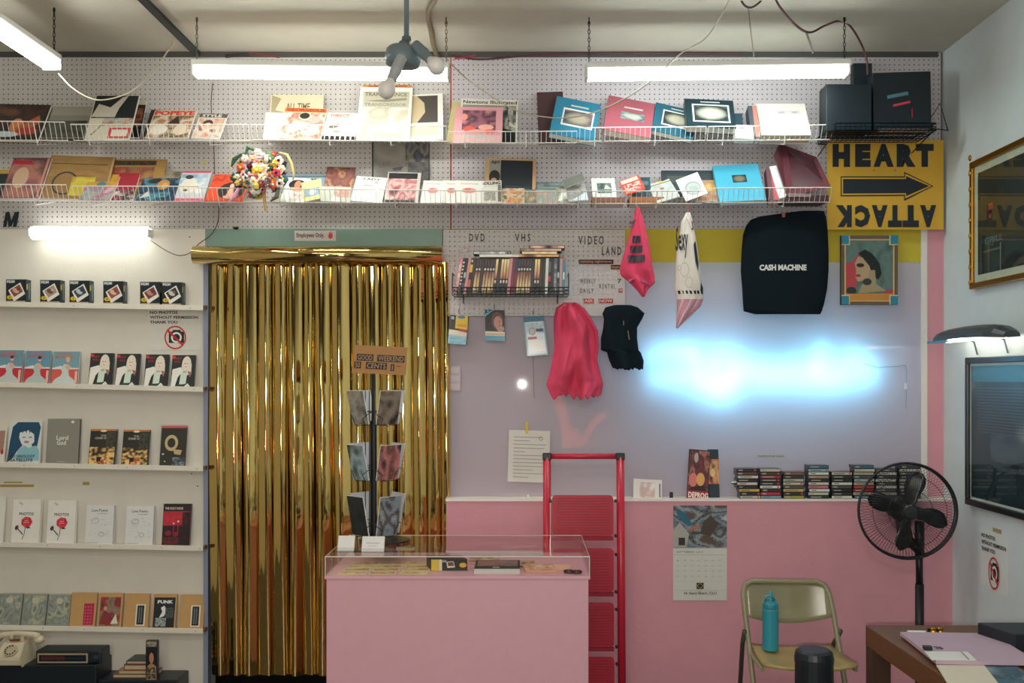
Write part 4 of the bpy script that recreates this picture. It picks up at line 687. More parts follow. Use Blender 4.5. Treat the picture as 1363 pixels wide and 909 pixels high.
c = at(350,206,-.33); MB().ball(c, .012, '#f0f0ee', 8, (1.1,.8,1)).ball(c+Vector((.016,0,-.02)), .014, '#ece8e4', 8, (.8,.8,1.6)).tube([c+Vector((0,0,-.012)), c+Vector((-.035,0,-.014))], .005, '#f0ece8', 6).build('white_figurine', 'satin', r, smooth=True)
o = MB().tube([at(x,y,-.03) for x, y in [(308,225),(305,214),(309,209),(316,209),(320,214)]], .004, '#d8c89c', 6).build('plastic_hook', 'satin'); tag(o, 'pale yellow plastic hook on the pegboard left of the bouquet', 'hook')
tag(MB().box(at(271,220,-.004), at(273.5,213,-.001), '#d8c040').build('sticker', 'paper'), 'tiny yellow sticker on the pegboard left of the plastic hook', 'sticker')
# ---------------- cords, conduits, chains
def cord(pts, r_, col, label, name='cord', cat='cord', sm=6, f='satin'):
    P_ = [at(*p) for p in pts]; out = []
    for i in range(len(P_)-1):
        p0 = P_[max(0,i-1)]; p1 = P_[i]; p2 = P_[i+1]; p3 = P_[min(len(P_)-1,i+2)]
        for k in range(sm):
            t = k/sm; out.append(.5*((2*p1)+(p2-p0)*t+(2*p0-5*p1+4*p2-p3)*t*t+(3*p1-p0-3*p2+p3)*t**3))
    out.append(P_[-1]); return tag(MB().tube(out, r_, col, 6).build(name, f, smooth=True), label, cat)
cord([(78,98,-.56),(95,116,-.62),(118,130,-.65),(138,133,-.65),(165,126,-.6),(190,110,-.5),(215,80,-.35),(232,55,-.15),(245,42,-.1)], .0035, '#d0c8ac', 'cream cord drooping from the top left light toward the ceiling')
cord([(600,85,-.45),(625,108,-.55),(660,132,-.6),(694,150,-.62),(720,155,-.62),(752,157,-.62),(790,150,-.6),(830,132,-.6),(870,105,-.6),(905,72,-.6),(938,52,-.62),(960,20,-.7),(975,-10,-.8)], .003, '#c4bca8', 'long beige cord looping in front of the blue and red albums')
cord([(283,110,-.01),(281,140,-.012),(284,175,-.012),(285,205,-.012),(287,255,-.012),(291,270,-.012),(290,295,-.02),(281,312,-.025),(268,322,-.03),(262,327,-.03),(252,337,-.03),(238,340,-.03),(222,334,-.03),(202,321,-.05)], .0022, '#5c3034', 'thin dark wine cord from the short light up the pegboard')
cord([(983,-8,-.7),(990,6,-.7),(1000,10,-.7),(1012,2,-.7),(1016,-8,-.7)], .005, '#3c3434', 'dark cable loop hanging at the top edge of the picture')
cord([(1028,-10,-.75),(1040,12,-.7),(1062,36,-.6),(1079,43,-.55),(1098,34,-.5),(1116,28,-.45),(1130,33,-.4),(1143,52,-.35),(1153,76,-.3),(1155,100,-.285)], .0055, '#5a3034', 'dark red cable arching from the ceiling to the black boxes')
cord([(994,-8,-.7),(998,30,-.5),(1003,70,-.2),(1003,75,-.05)], .003, '#948a7c', 'thin grey cord hanging beside the right long light')
cord([(602,74,-.01),(640,79,-.012),(700,74,-.01),(780,71,-.01),(960,71,-.01),(985,74,-.01)], .0055, '#5c2a30', 'dark red cable along the top of the right pegboard')
cord([(316,74,-.01),(335,71,-.01),(360,74,-.012),(372,76,-.01)], .006, '#7c3434', 'short dark red cable end above the left long light')
cord([(300,75,-.01),(318,73,-.012),(332,73,-.01)], .009, '#2c2828', 'black cable connector at the ceiling edge above the left long light', name='connector', cat='connector')
cord([(605,78,-.015),(622,76,-.015),(634,73,-.015)], .005, '#a03848', 'short bright red cable end right of the ceiling conduit')
p = at(262,72,-.01); p.z = ZC-.012; tag(MB().box((p.x-.018,-2.6,ZC-.02), (p.x+.018,-.005,ZC-.0005), '#20262a').build('ceiling_track', 'satin'), 'black track running along the ceiling toward the viewer', 'track')
tag(MB().box((XL+.01,-.008,ZC-.028), (at(1248,0).x,-.0005,ZC-.0005), '#4a4846').build('dark_strip', 'satin'), 'dark strip along the joint of pegboard and ceiling', 'trim')
onc = lambda px, py: at(px, py, FPX*(ZC-.014-CAMZ)/(CY-py)-D)
q = [at(583,78,-.022), onc(580,70), onc(577,60), onc(574,42), onc(570,24), onc(571,12), onc(578,2), onc(584,-12), onc(586,-40)]
tag(MB().tube(q, .013, '#7c6c54', 8).build('conduit', 'satin', smooth=True), 'bent brown conduit on the ceiling right of the pipe', 'conduit')
def chain(px, ytop, ybot, Y, label, dark='#3c3c3a', w_=0.009):
    a, b = at(px,ybot,Y), at(px,ytop,Y); a.z -= .0; b.z = ZC-.002
    r = thing('light_chain', label, 'chain', a); n = int((b.z-a.z)/.02)+1
    for k in range(n):
        z = a.z+(b.z-a.z)*(k+.5)/n; hh = (b.z-a.z)/n*.62; pts = []
        for q_ in range(8):
            an = q_*PI/4; rr_ = math.cos(an)*w_*.55; pts.append((a.x+(rr_ if k % 2 else 0), Y+(0 if k % 2 else rr_), z+math.sin(an)*hh))
        MB().tube(pts, .0018, dark, 4, True).build('link', 'metal', r)
    m = MB(); m.tube([(a.x,Y,b.z), (a.x,Y,b.z-.03)], .003, dark, 5); m.build('hook', 'metal', r)
    return r
ztf = at(0,91,-.5).z
for px, lb in ((262,'chain holding the left end of the left long light'), (594,'chain holding the right end of the left long light'), (784,'dark chain holding the left end of the right long light'), (1124,'dark chain holding the right end of the right long light')):
    chain(px, 30, {262:90,594:93.5,784:93.5,1124:89.5}[px], -.5, lb, '#8a8474' if px < 700 else '#343c3c')
chain(72, 30, 76, -.62, 'dark chain holding the far end of the top left light', '#30302c')
o = cord([(1073,42,-.55),(1077,55,-.5),(1082,70,-.1)], .006, '#b0a898', 'pale cloth strip tied to the arched cable near the ceiling')
# pipe lamp with two bulbs
Yl = -1.55
r = thing('ceiling_lamp', 'grey pipe lamp with two unlit bulbs hanging in front of the left long light', 'lamp', at(541,70,Yl))
c = at(541,52,Yl); G = '#6c7a80'
MB().tube([c, (c.x,Yl,ZC-.004)], .0095, G, 12).build('pipe', 'satin', r, smooth=True)
MB().lathe([(.03,0),(.03,.012),(.012,.018)], (c.x,Yl,ZC-.02), G, (0,0,1), 16).build('ceiling_cup', 'satin', r)
MB().lathe([(.018,.0),(.02,-.01),(.05,-.02),(.062,-.032),(.066,-.06),(.06,-.085),(.045,-.09)], at(541,56,Yl)+Vector((-.008,0,.0)), G, (.08,0,1), 24).build('canopy', 'satin', r, smooth=True)
MB().lathe([(.016,0),(.018,-.012),(.016,-.014)], (c.x,Yl,c.z+.008), '#55656c', (0,0,1), 12).build('pipe_collar', 'satin', r)
for a_, b_, k, lb in (((535,76),(521,106),-.02,'metallic'), ((553,60),(572,79),.0,'grey')):
    A_, B_ = at(*a_,Yl-.05+k), at(*b_,Yl-.09); d_ = (B_-A_).normalized()
    L_ = (B_-A_).length
    sk_ = MB().lathe([(.019,0),(.02,L_*.3),(.02,L_*.5),(.022,L_*.55),(.018,L_*.85),(.018,L_)] , A_, '#a0a4a4' if lb == 'metallic' else G, d_, 16).build('socket', 'semig', r, smooth=False)
    MB().lathe([(.012,0),(.014,.008),(.02,.02),(.028,.035),(.0305,.05),(.028,.064),(.018,.076),(.003,.081)], B_-d_*.006, '#e4e0da', d_, 20).build('bulb', 'semig', sk_, smooth=True)

tag(MB().ball(at(314,303.5,-.018), .012, '#242a2e', 8, (1.3,.6,.6)).build('putty_blob', 'matte'), 'small dark lump on top of the green door header', 'lump')
# ================================================================== CENTRE: VIDEO SHELF, HANGING GOODS, COUNTER
DK = '#1b2429'
Yv = -.15
r = thing('video_rack', 'black wire rack full of film cases on the small pegboard', 'wire rack', at(680,396,-.09))
a, b = at(602,391,Yv), at(757,393,Yv); a.z = b.z = at(0,392,Yv).z
def rk(z): return [(a.x,Yv,z), (b.x,Yv,z), (b.x,-.014,z), (a.x,-.014,z)]
for z, nm in ((a.z,'bottom_rail'), (a.z+.018,'middle_rail'), (a.z+.036,'top_rail')): MB().tube(rk(z), .003, DK, 5, True).build(nm, 'satin', r)
n = 24
for i in range(n+1):
    x = a.x+(b.x-a.x)*i/n; MB().tube([(x,Yv,a.z+.036), (x,Yv,a.z), (x,-.014,a.z)], .002, DK, 4).build('wire', 'satin', r)
for xx in (a.x, b.x): MB().tube([(xx,Yv,a.z+.036), (xx,Yv+.02,a.z+.11), (xx,-.014,a.z+.11)], .003, DK, 5).build('end_frame', 'satin', r)
for px in (617, 742): MB().tube([at(px,392,-.02), at(px,404,-.02)], .003, DK, 5).build('hook', 'satin', r)
rng = random.Random(12)
def vcase(O, U, V, dep, col, items, label, group):
    U, V = Vector(U), Vector(V); rr = thing('film_case', label, 'film case', Vector(O)+U/2+Vector((0,dep/2,0)), group)
    MB().ob(O, U, (0,dep,0), V, col).build('case', 'satin', rr); MB().art(O, U, V, items, .0006).build('spine_print', 'satin', rr)
x = 605.0; zc = a.z+.005; k = 0; ord_ = ['first','second','third','fourth','fifth','sixth','seventh','eighth','ninth','tenth']
seq = ['pink','white_dots','dark','rose','dark_y','d','fl','fl','d','fl','fl','fl','fl','ft','d','ft','ft','ft','rose','maroon','maroon2','fl','fl','fl','fl','fl','d','ft','ft','d','d','white','dark_r','d','grey','dark','blush','blue']
desc = {'pink':'pink and red patterned','white_dots':'black and white dotted','dark':'dark','rose':'dusty rose','dark_y':'dark and yellow','d':'plain dark','fl':'flame-printed (glow at the foot)','ft':'flame-printed (glow at the top)','maroon':'maroon','maroon2':'navy and maroon','white':'white','dark_r':'dark with red','grey':'grey patterned','blush':'blush','blue':'blue'}
cw = (752-605)/len(seq)
lastneigh = {}
for i, kd in enumerate(seq):
    wd = cw*.93; O = at(x,300,-.135); O.z = zc; s_ = (D-.135)/FPX; H = 47.5*s_ if kd != 'fl' else 47.5*s_*rng.uniform(.985,1.0); U = (wd*s_,0,0)
    tilt = .03*(1-i/len(seq)*.9); V = (tilt,0,H)
    R = rng.random
    base = {'pink':'#d8788c','rose':'#c88890','white':'#dcdcd0','maroon':'#7a2838','maroon2':'#26344c','blue':'#3a7c98','blush':'#b89090','grey':'#586064'}.get(kd, '#24201f')
    it = [('r',0,0,1,1,base)]
    if kd == 'pink': it += [('g',0,.1,1,.95,1,8,pal(['#c83850','#e8a0a8','#f0d0c8'],9,3))]
    elif kd == 'white_dots': it += [('r',.2,.05+.1*q,.8,.1+.1*q,'#c8c8b8') for q in range(9)]
    elif kd == 'dark': it += [('r',.2,.45,.9,.6,'#a8c0c0'), ('r',.2,.1,.8,.3,'#50565a')]
    elif kd == 'dark_y': it += [('r',0,.6,1,.82,'#e0b838'), ('r',0,.2,1,.4,'#c86040'), ('r',.2,.88,.8,.95,'#c8c0a0')]
    elif kd == 'fl': it += [('g',.08,.04,.92,.62,1,9,grad('#f6d898','#7a3c34',3,i,.2)), ('r',.2,.66,.8,.72,'#d0c8b8'), ('r',.3,.78,.8,.95,'#50383c')]
    elif kd == 'ft': it += [('g',.08,.42,.92,.97,1,8,grad('#a04840','#f6dc98',3,i,.2)), ('r',.2,.3,.8,.38,'#d0c8b8')]
    elif kd == 'd': it += [('r',.25,.1,.75,.9,'#3a3032')]
    elif kd == 'maroon2': it += [('r',0,0,1,.6,'#6a2434')]
    elif kd == 'white': it += [('r',.3,.3,.7,.8,'#c8c8bc')]
    elif kd == 'dark_r': it += [('r',.1,.35,.9,.5,'#b83040'), ('r',.1,.6,.9,.9,'#50606c')]
    elif kd == 'grey': it += [('g',0,.1,1,.9,1,7,pal(['#30383c','#98a0a0','#404a50'],7,5))]
    elif kd == 'blue': it += [('r',0,.94,1,1,'#d05848'), ('r',.2,.4,.8,.6,'#c8d8d8')]
    half = i if i < 19 else 37-i; side = 'left' if i < 19 else 'right'
    nth = ord_[half] if half < 10 else {10:'eleventh',11:'twelfth',12:'thirteenth',13:'fourteenth',14:'fifteenth',15:'sixteenth',16:'seventeenth',17:'eighteenth',18:'nineteenth'}[half]
    vcase(O, U, V, .10, base, it, f'{desc[kd]} film case, {nth} from the {side} in the black rack', 'film cases standing in the video rack'); x += cw
top = [((630,680),(337.5,333.5),'#22282c','white-marked black film case lying on the left of the row', ['#283034','#d8dcd8','#30383c']), ((638,692),(341.5,337.8),'#cac6b8','pale-edged film case lying under the white-marked one', ['#d8b088','#e8e4d8','#e8e0d0']),
       ((690,745),(341,336),'#3a2a26','flame-printed film case lying lowest in the right pile', ['#f0d090','#c07048','#6a4038']), ((694,742),(335.6,331),'#4a3a34','flame-printed film case lying second in the right pile', ['#e0a878','#f0dca0','#d89068']),
       ((692,748),(330.6,326.6),'#2c3234','dark and blush film case lying third in the right pile', ['#283034','#c8a090','#e0c0a8']), ((704,752),(326.2,322.2),'#2a2022','topmost film case of the right pile', ['#f0c0a0','#d8a088','#30282a'])]
s_ = (D-.135)/FPX; ztop = zc+48.6*s_; z_ = {0:ztop, 1:ztop}
for k, idx in enumerate((1,0,2,3,4,5)):
    (xa, xb), _, c, lb, pc = top[idx]; g_ = 0 if idx < 2 else 1; O = at(xa,340,-.14); O.z = z_[g_]; H = .0145
    vcase(O, ((xb-xa)*s_,0,0), (0,0,H), .1, c, [('g',.02,.1,.98,.9,12,1,pal(pc,5,idx))], lb, 'film cases lying on top of the row'); z_[g_] += H+.0004
def letters(s, x0, y0, x1, y1, label, col='#1a2024', bold=.02, Y=-.013, name='lettering', group=None):
    O = at(x0,y1,Y); U = at(x1,y1,Y)-O; V = at(x0,y0,Y)-O
    o = MB().art(O, U, V, [('t',s,0,0,1,1,col,bold)], .0006).build(name, 'satin'); return tag(o, label, 'lettering')
letters('D V D', 624.5,311,645,321.5, 'black letters DVD above the left part of the film cases'); letters('V H S', 685.5,311,706,321.5, 'black letters VHS above the right part of the film cases')
letters('V I D E O', 770,314,803.5,325.5, 'black letters VIDEO at the top right of the small pegboard'); letters('L A N D', 801,328.5,827,339.5, 'black letters LAND below and right of VIDEO')
letters('W E E K L Y', 772,371,793,377, 'tiny black letters WEEKLY', bold=.01); letters('R E N T A L', 798,378,819,384, 'tiny black letters RENTAL', bold=.01); letters('D A I L Y', 772,384,790,390, 'tiny black letters DAILY', bold=.01); letters('7', 822,371,827,377, 'tiny black figure at the right edge of the small pegboard')
for (x0_, y0_, x1_, y1_, tx, c0, c1, lb) in ((770.5,345.5,816.5,351.5,'curating nightmares','#4c2426','#d8a078','small dark red label strip with lettering under LAND'), (813,352.5,827.5,358.5,'cinema','#4c2426','#d8a078','short dark red label strip right below the longer one'),
    (777,397.5,790.5,403.5,'ASK','#c03838','#f0d0c0','shiny red sticker letters at the left of the lowest line'), (797,397.5,816,403.5,'NOW','#b83c38','#f0d8c8','shiny red sticker letters at the right of the lowest line'), (823.5,384,828.5,389.5,'9','#a83038','#e8c0b0','tiny red figure sticker under the black figure'), (611,330,624,336,'film','#5c3424','#c09070','small brown label strip above the left end of the cases')):
    O = at(x0_,y1_,-.0135); tag(MB().art(O, at(x1_,y1_,-.0135)-O, at(x0_,y0_,-.0135)-O, [('r',0,0,1,1,c0), ('t',tx,.05,.2,.95,.85,c1,.02)], .0006).build('label_strip', 'gloss'), lb, 'label')
# three hanging packs
def pack(name, label, cat, quad, Y, items, base, hook=None):
    O = at(*quad[0],Y); U = at(*quad[1],Y)-O; V = at(*quad[2],Y)-O; rr = thing(name, label, cat, O+U/2)
    MB().ob(O, U, (0,.012,0), V, base).build('card', 'satin', rr, bevel=.001); MB().art(O, U, V, items, .0008).build('front_print', 'gloss', rr)
    h = at(*hook,Y); MB().tube([(h.x,-.014,h.z+.03), (h.x,Y-.012,h.z+.026), (h.x,Y-.012,h.z+.01)], .002, '#50504c', 5).build('peg_hook', 'metal', rr)
    return rr
pack('film_pack', 'yellow and pale blue packet hanging at the left under the small pegboard', 'packet', ((597,457),(621,459),(600,419)), -.035, [('r',0,0,1,1,'#241c20'), ('p',[(-.04,0),(.96,0),(.98,.45),(-.05,.5)],'#9cc8d4'), ('g',.02,.02,.94,.24,6,2,pal(['#58a8c4','#a8d8e0'],3,3)), ('p',[(-.04,.32),(.96,.28),(.97,.45),(-.05,.5)],'#e8dcc4'), ('p',[(.3,.55),(.98,.52),(.96,1),(.3,1)],'#e8c02c'), ('e',.6,.95,.22,.06,'#5888a0'), ('r',.4,.62,.9,.7,'#d89038'), ('p',[(.5,.46),(.98,.42),(.98,.52),(.5,.55)],'#b83040'), ('e',.12,.9,.1,.06,'#90c0c8')], '#2a2226', (611,419))
pack('portrait_pack', 'packet with a face portrait hanging in the middle under the small pegboard', 'packet', ((646,453),(672,454),(645.5,412)), -.035, [('r',0,0,1,1,'#241a1a'), ('e',.62,.66,.3,.28,'#6a4438'), ('e',.66,.6,.22,.2,'#c8907c'), ('e',.78,.4,.2,.1,'#c09080'), ('e',.74,.62,.03,.02,'#301818'), ('e',.74,.5,.06,.02,'#a84848'), ('r',0,0,1,.3,'#e4dcc8'), ('r',0,0,1,.16,'#4ca0bc'), ('r',.05,.18,.95,.24,'#d8b098'), ('p',[(0,.76),(.35,.95),(.5,1),(.4,1),(0,.86)],'#58b4d0'), ('e',.14,.96,.06,.03,'#58b4d0')], '#241a1a', (658,413))
pack('blister_pack', 'white and teal blister pack with a round bead hanging beside the pink shirt', 'packet', ((702,474),(729.5,472),(696,422)), -.04, [('r',0,0,1,1,'#7ab0c0'), ('r',.0,.86,1,1,'#2c6c84'), ('r',.08,.04,.94,.86,'#dce8ec'), ('g',.1,.56,.94,.84,6,3,pal(['#c8d8e0','#a8c0cc','#e0e8ec'],4,4)), ('r',.12,.1,.9,.4,'#f4f4f0'), ('e',.36,.62,.16,.1,'#8c8c90'), ('e',.36,.62,.12,.075,'#c8b8b0'), ('r',.55,.6,.9,.68,'#30404c'), ('r',.12,.42,.55,.48,'#b83050')], '#88b8c4', (709.5,421))
tag(MB().tube([at(709.5,475,-.005), at(711,530,-.005)], .0015, '#a08878', 4).build('thin_cord', 'satin'), 'thin brown cord hanging below the blister pack on the lavender pane', 'cord')
# ---------------- cloth
def cloth(name, label, cat, rows, Y0, col, folds, amp=.012, bulge=.03, nu=26, sub=5, thick=.01, finish='cloth', items=None, box=None, jag=0, group=None, cols=None):
    """rows: (y, x left, x right) in pixels; hangs in the plane Y0 with folds along its length"""
    R = []
    for i in range(len(rows)-1):
        for k in range(sub):
            t = k/sub; R.append(tuple(rows[i][j]*(1-t)+rows[i+1][j]*t for j in range(3)))
    R.append(rows[-1]); H = len(R)-1; y0_, y1_ = rows[0][0], rows[-1][0]
    def off(u, v):
        e = min(u, 1-u)*2
        return -(bulge*math.sin(PI*max(0,min(1,u)))**.7*(.35+.65*min(1,v*4)) + amp*min(1,e*4)*(.5+.5*v)*(math.sin(folds*2*PI*u+2.2*math.sin(v*3.1+folds)) + .6*math.sin(folds*3.7*u+v*7) + .1*0+1.5*noise.noise(Vector((u*4.2,v*3.4,folds)))+.7*noise.noise(Vector((u*9+v*4,v*7,folds+4)))))
    m = MB(); F, Bk = [], []
    for j, (py, xl, xr) in enumerate(R):
        v = j/H
        for i in range(nu+1):
            u = i/nu; jj = jag*noise.noise(Vector((u*14, 3.3, folds)))*(v**6); p = at(xl+(xr-xl)*u, py+jj, Y0)
            o_ = off(u, v); F.append((p.x, Y0+o_, p.z)); Bk.append((p.x, Y0+min(0,o_*.2)+thick, p.z))
    g = lambda i, j: j*(nu+1)+i
    fs = [(g(i,j), g(i,j+1), g(i+1,j+1), g(i+1,j)) for j in range(H) for i in range(nu)]
    N_ = len(F); bf = [tuple(N_+q for q in reversed(f)) for f in fs]
    rim = [g(0,j) for j in range(H+1)]+[g(i,H) for i in range(1,nu+1)]+[g(nu,j) for j in range(H-1,-1,-1)]+[g(i,0) for i in range(nu-1,0,-1)]
    ef = [(rim[k], N_+rim[k], N_+rim[(k+1) % len(rim)], rim[(k+1) % len(rim)]) for k in range(len(rim))]
    m.add(F+Bk, fs+bf+ef, col)
    if cols:
        for idx, f in enumerate(fs):
            j, i = divmod(idx, nu); c = cols((i+.5)/nu, (j+.5)/H)
            if c: m.c[idx] = lin(c)
    rr = thing(name, label, cat, at((rows[-1][1]+rows[-1][2])/2, rows[-1][0], Y0), group)
    m.build('fabric', finish, rr, smooth=True)
    if items:
        q = MB(); O = at(box[0],box[3],Y0); U = at(box[2],box[3],Y0)-O; V = at(box[0],box[1],Y0)-O; q.art(O, U, V, items, 0, .0004)
        out = []
        for vx, vy, vz in q.v:
            py = CY-(vz-CAMZ)*FPX/(D+Y0); px = CX+vx*FPX/(D+Y0); j = 0
            while j < H-1 and R[j+1][0] < py: j += 1
            t = min(1,max(0,(py-R[j][0])/max(.01,R[j+1][0]-R[j][0]))); xl = R[j][1]*(1-t)+R[j+1][1]*t; xr = R[j][2]*(1-t)+R[j+1][2]*t
            out.append((vx, vy+off((px-xl)/(xr-xl), (j+t)/H)-.004, vz))
        q.v = out; q.build('print', 'satin', rr)
    return rr
PK = '#dc4e6c'
r = cloth('pink_shirt', 'crumpled hot pink shirt hanging beside the blister pack', 'shirt', [(403,750,768),(410,740,778),(425,737,788),(440,737,796),(460,738,797),(480,735,795),(500,731,800),(512,727,803),(528,733,800)], -.07, PK, 2.3, .028, .05, jag=-7, sub=8, nu=48)
r = cloth('black_garment', 'small black garment with a gold pin hanging right of the pink shirt', 'garment', [(406,817,840),(409,806,849),(417,802,858),(424,804,855),(436,803,848),(450,800,848),(466,800,850),(469,808,853),(480,811,857),(491,816,856)], -.07, '#131f28', 1.6, .008, .035, jag=4)
c0 = at(836,440,-.13); MB().tube([c0, c0+Vector((.003,-.002,-.03)), c0+Vector((.006,0,-.045))], .0022, '#d8c890', 6).tube([at(830,427,-.125), at(830,433,-.125)], .0016, '#d8d8c8', 5).build('gold_pin', 'metal', r)
r = cloth('pink_bandana', 'pink bandana with dark square prints hanging from the lower rack', 'bandana', [(276,847,851),(290,843,856),(310,839,861),(330,833,865),(345,828,867),(357,825,869),(366,826,871),(376,838,872),(386,848,862),(395,855,858)], -.20, '#e04c6c', 1.5, .010, .03, items=[('g',.34,.64,.62,.74,6,3,pal(['#3a2c38','#4a3442'],3,1)), ('g',.26,.5,.68,.6,8,3,pal(['#3a2c38','#4a3442'],3,2)), ('g',.18,.37,.76,.47,10,3,pal(['#3a2c38','#4a3442'],3,3)), ('p',[(.2,.9),(.3,.94),(.5,.98),(.4,.9)],'#4a3040'), ('p',[(.6,.1),(.9,.02),(.95,.06),(.66,.16)],'#a83858'), ('r',.2,.08,.4,.14,'#a83858')], box=(828,290,866,385))
MB().tube([at(849,277,-.2), at(846,271,-.21)], .003, '#c8c8c0', 5).build('loop', 'satin', r)
def wb(u, v):
    if v > .72: return '#c890a0' if (u+v) % .3 > .08 else '#d8b8bc'
    if .62 < v < .67: return '#2a2c30' if int(u*14) % 2 else '#e8e0d8'
    return None
r = cloth('white_bandana', 'white and pink bandana with black script hanging from the lower rack', 'bandana', [(283,913,919),(295,907,922),(315,904,926),(335,901,929),(355,899,931),(372,899,934),(385,898,934),(396,901,937),(408,901,932),(420,901,920),(437,900,902)], -.20, '#e6ded4', 1.3, .009, .028, cols=wb,
      items=[('t','Sexy',.0,.55,.42,.9,'#202228',.02), ('p',[(.4,.98),(.6,.96),(.64,.86),(.56,.86)],'#20242c'), ('p',[(.62,.7),(.7,.74),(.82,.5),(.78,.4),(.68,.5)],'#20303c'), ('p',[(.9,.28),(.99,.22),(.98,.14),(.88,.18)],'#20303c'), ('o',.3,.42,.16,.08,.1,'#b8b0a8'), ('o',.45,.28,.14,.06,.1,'#b8b0a8'), ('o',.12,.44,.06,.03,.2,'#b0a8a4')], box=(899,290,936,410))
MB().tube([at(916,284,-.2), at(916,272,-.22)], .004, '#d88898', 6).build('loop', 'satin', r)
r = cloth('black_shirt', 'folded black shirt with white chest lettering hanging over the yellow band', 'shirt', [(281,1064,1097),(288,1011,1099),(292,1000,1100),(300,994,1101),(312,990,1102),(335,988,1103),(360,987,1103),(385,989,1101),(404,990,1097),(414,991,1094),(418,1006,1092)], -.09, '#0f1a22', 1.2, .004, .035, thick=.02,
      items=[('t','CASH MACHINE',0,0,1,1,'#dcdcd8',.05)], box=(1009,353,1071,361))
MB().box(at(1041,289,-.13), at(1045,283,-.128), '#a85c38').build('neck_label', 'satin', r)
for px, lb in ((787,'short peg hook holding the pink shirt'),(826,'short peg hook holding the small black garment')): pass
# ---------------- things on the lavender pane
flat('paper_notice', 'typed paper taped to the lavender pane behind the ladder', 'paper', (675.5,641), 55, 69, -.006, [('r',0,0,1,1,'#dcd8d0')]+[('r',.12,.86-.07*k,[.8,.5,.9,.86,.4,.88,.84,.9,.86,.6,.88,.5][k],.875-.07*k,'#a8a49e') for k in range(12)]+[('o',.78,.85,.05,.04,.3,'#909090')], base='#dcd8d0', rot=-.03, th=.001)
tag(MB().box(at(699.5,577,-.012), at(702.5,561,-.009), '#d8c030').build('tape_strip', 'paper'), 'yellow tape strip above the typed paper', 'tape')
flat('paper_grid', 'very faint strip of pale stickers at the left of the lavender pane', 'sticker', (599,520), 14, 33, -.005, [('r',.1,.05+.33*k,.9,.28+.33*k,'#cfc4c8') for k in range(3)], base='#c2b4be', th=.0006)
tag(MB().art(at(1007,609,-.006), at(1045,609,-.006)-at(1007,609,-.006), at(1007,605.5,-.006)-at(1007,609,-.006), [('r',0,0,1,1,'#c8c8b8'), ('t','TAPES FOR SALE',.05,.2,.95,.8,'#50504c')], 0).build('label_strip', 'paper'), 'thin typed label on the pane above the cassette stacks', 'label')
pts = [at(1150,484,-.02), at(1168,489,-.015), at(1188,488,-.01), at(1205,486,-.008), at(1207,492,-.008), at(1206,545,-.008)]
tag(MB().tube(pts, .0018, '#98b4c4', 5).build('sign_cable', 'satin'), 'thin pale cable at the right end of the blue neon glow', 'cord')
tag(MB().box(at(1203.5,518,-.014), at(1206.5,510,-.006), '#e8f0f4').build('cable_switch', 'gloss'), 'tiny white switch on the pale cable right of the glow', 'switch')
# ---------------- ladder
RD = '#c4283e'; Ylad = -.2
zft = 0.0
r = thing('step_ladder', 'red folding step ladder leaning behind the counter', 'ladder', (at(776,700,Ylad).x, Ylad, 0))
xl, xr = at(728,640,Ylad).x, at(825.5,640,Ylad).x; ztp = at(0,604,Ylad).z; xls, xrs = at(727,600,Ylad).x, at(826,600,Ylad).x
yf = lambda z: Ylad-.10*(1-z/ztp)
for x0_ in (xl, xr):
    MB().tube([(x0_,yf(.01),.01), (x0_,yf(.68),.68), (x0_,yf(ztp),ztp-.012)], .020, RD, 12).build('rail', 'semig', r, smooth=True)
    MB().box((x0_-.022,yf(ztp)-.02,ztp-.03), (x0_+.022,yf(ztp)+.02,ztp+.004), '#181c20').build('corner_cap', 'satin', r, bevel=.004)
    MB().box((x0_-.024,yf(0)-.026,0), (x0_+.024,yf(0)+.026,.035), '#181c20').build('rubber_foot', 'satin', r)
MB().tube([(xl+.02,yf(ztp),ztp-.013), (xr-.02,yf(ztp),ztp-.013)], .014, RD, 12).build('top_bar', 'semig', r, smooth=True)
for k, (ya, yb) in enumerate([(659,713),(729,786),(800,857),(870,925),(940,990)]):
    za, zb_ = at(0,ya,Ylad-.03).z, at(0,yb,Ylad-.03).z
    if zb_ < .02: zb_ = .05
    if za-zb_ < .05: continue
    m = MB(); y_ = yf((za+zb_)/2)-.024; x0_, x1_ = at(735,0,Ylad-.03).x, at(816,0,Ylad-.03).x
    cr = .018; pts = []
    for cx_, cz_, a0 in ((x1_-cr,za-cr,0),(x0_+cr,za-cr,PI/2),(x0_+cr,zb_+cr,PI),(x1_-cr,zb_+cr,1.5*PI)):
        for q in range(5): an = a0+q*PI/8; pts.append((cx_+cr*math.cos(an), cz_+cr*math.sin(an)))
    n_ = len(pts); m.add([(p[0],y_,p[1]) for p in pts]+[(p[0],y_+.02,p[1]) for p in pts], [tuple(reversed(range(n_))), tuple(range(n_,2*n_))]+[(i,(i+1)%n_,(i+1)%n_+n_,i+n_) for i in range(n_)], '#b8243a')
    s__ = m.build('step', 'satin', r)
    nr = 14; mm = MB()
    for q in range(nr): zz = zb_+.015+(za-zb_-.03)*q/(nr-1); mm.box((x0_+.02,y_-.0015,zz-.0012), (x1_-.02,y_,zz+.0012), '#8c1c30')
    o_ = mm.build('tread_ribs', 'satin', s__); o_['kind'] = 'stuff'
    MB().box((x0_,y_+.004,zb_-.022), (x1_,y_+.018,zb_-.003), '#a02036').build('step_bar', 'semig', r)
    for sx in (x0_-.012, x1_+.008):
        MB().box((sx,y_,zb_-.0), (sx+.004,y_+.006,za-.02), '#c8a8a0').build('strut', 'metal', r)
        for zz in (zb_, za-.03): MB().lathe([(.008,0),(.008,.012)], (sx+.002,y_-.004,zz+.004), '#181c20', (0,-1,0), 8).build('rivet', 'satin', r)
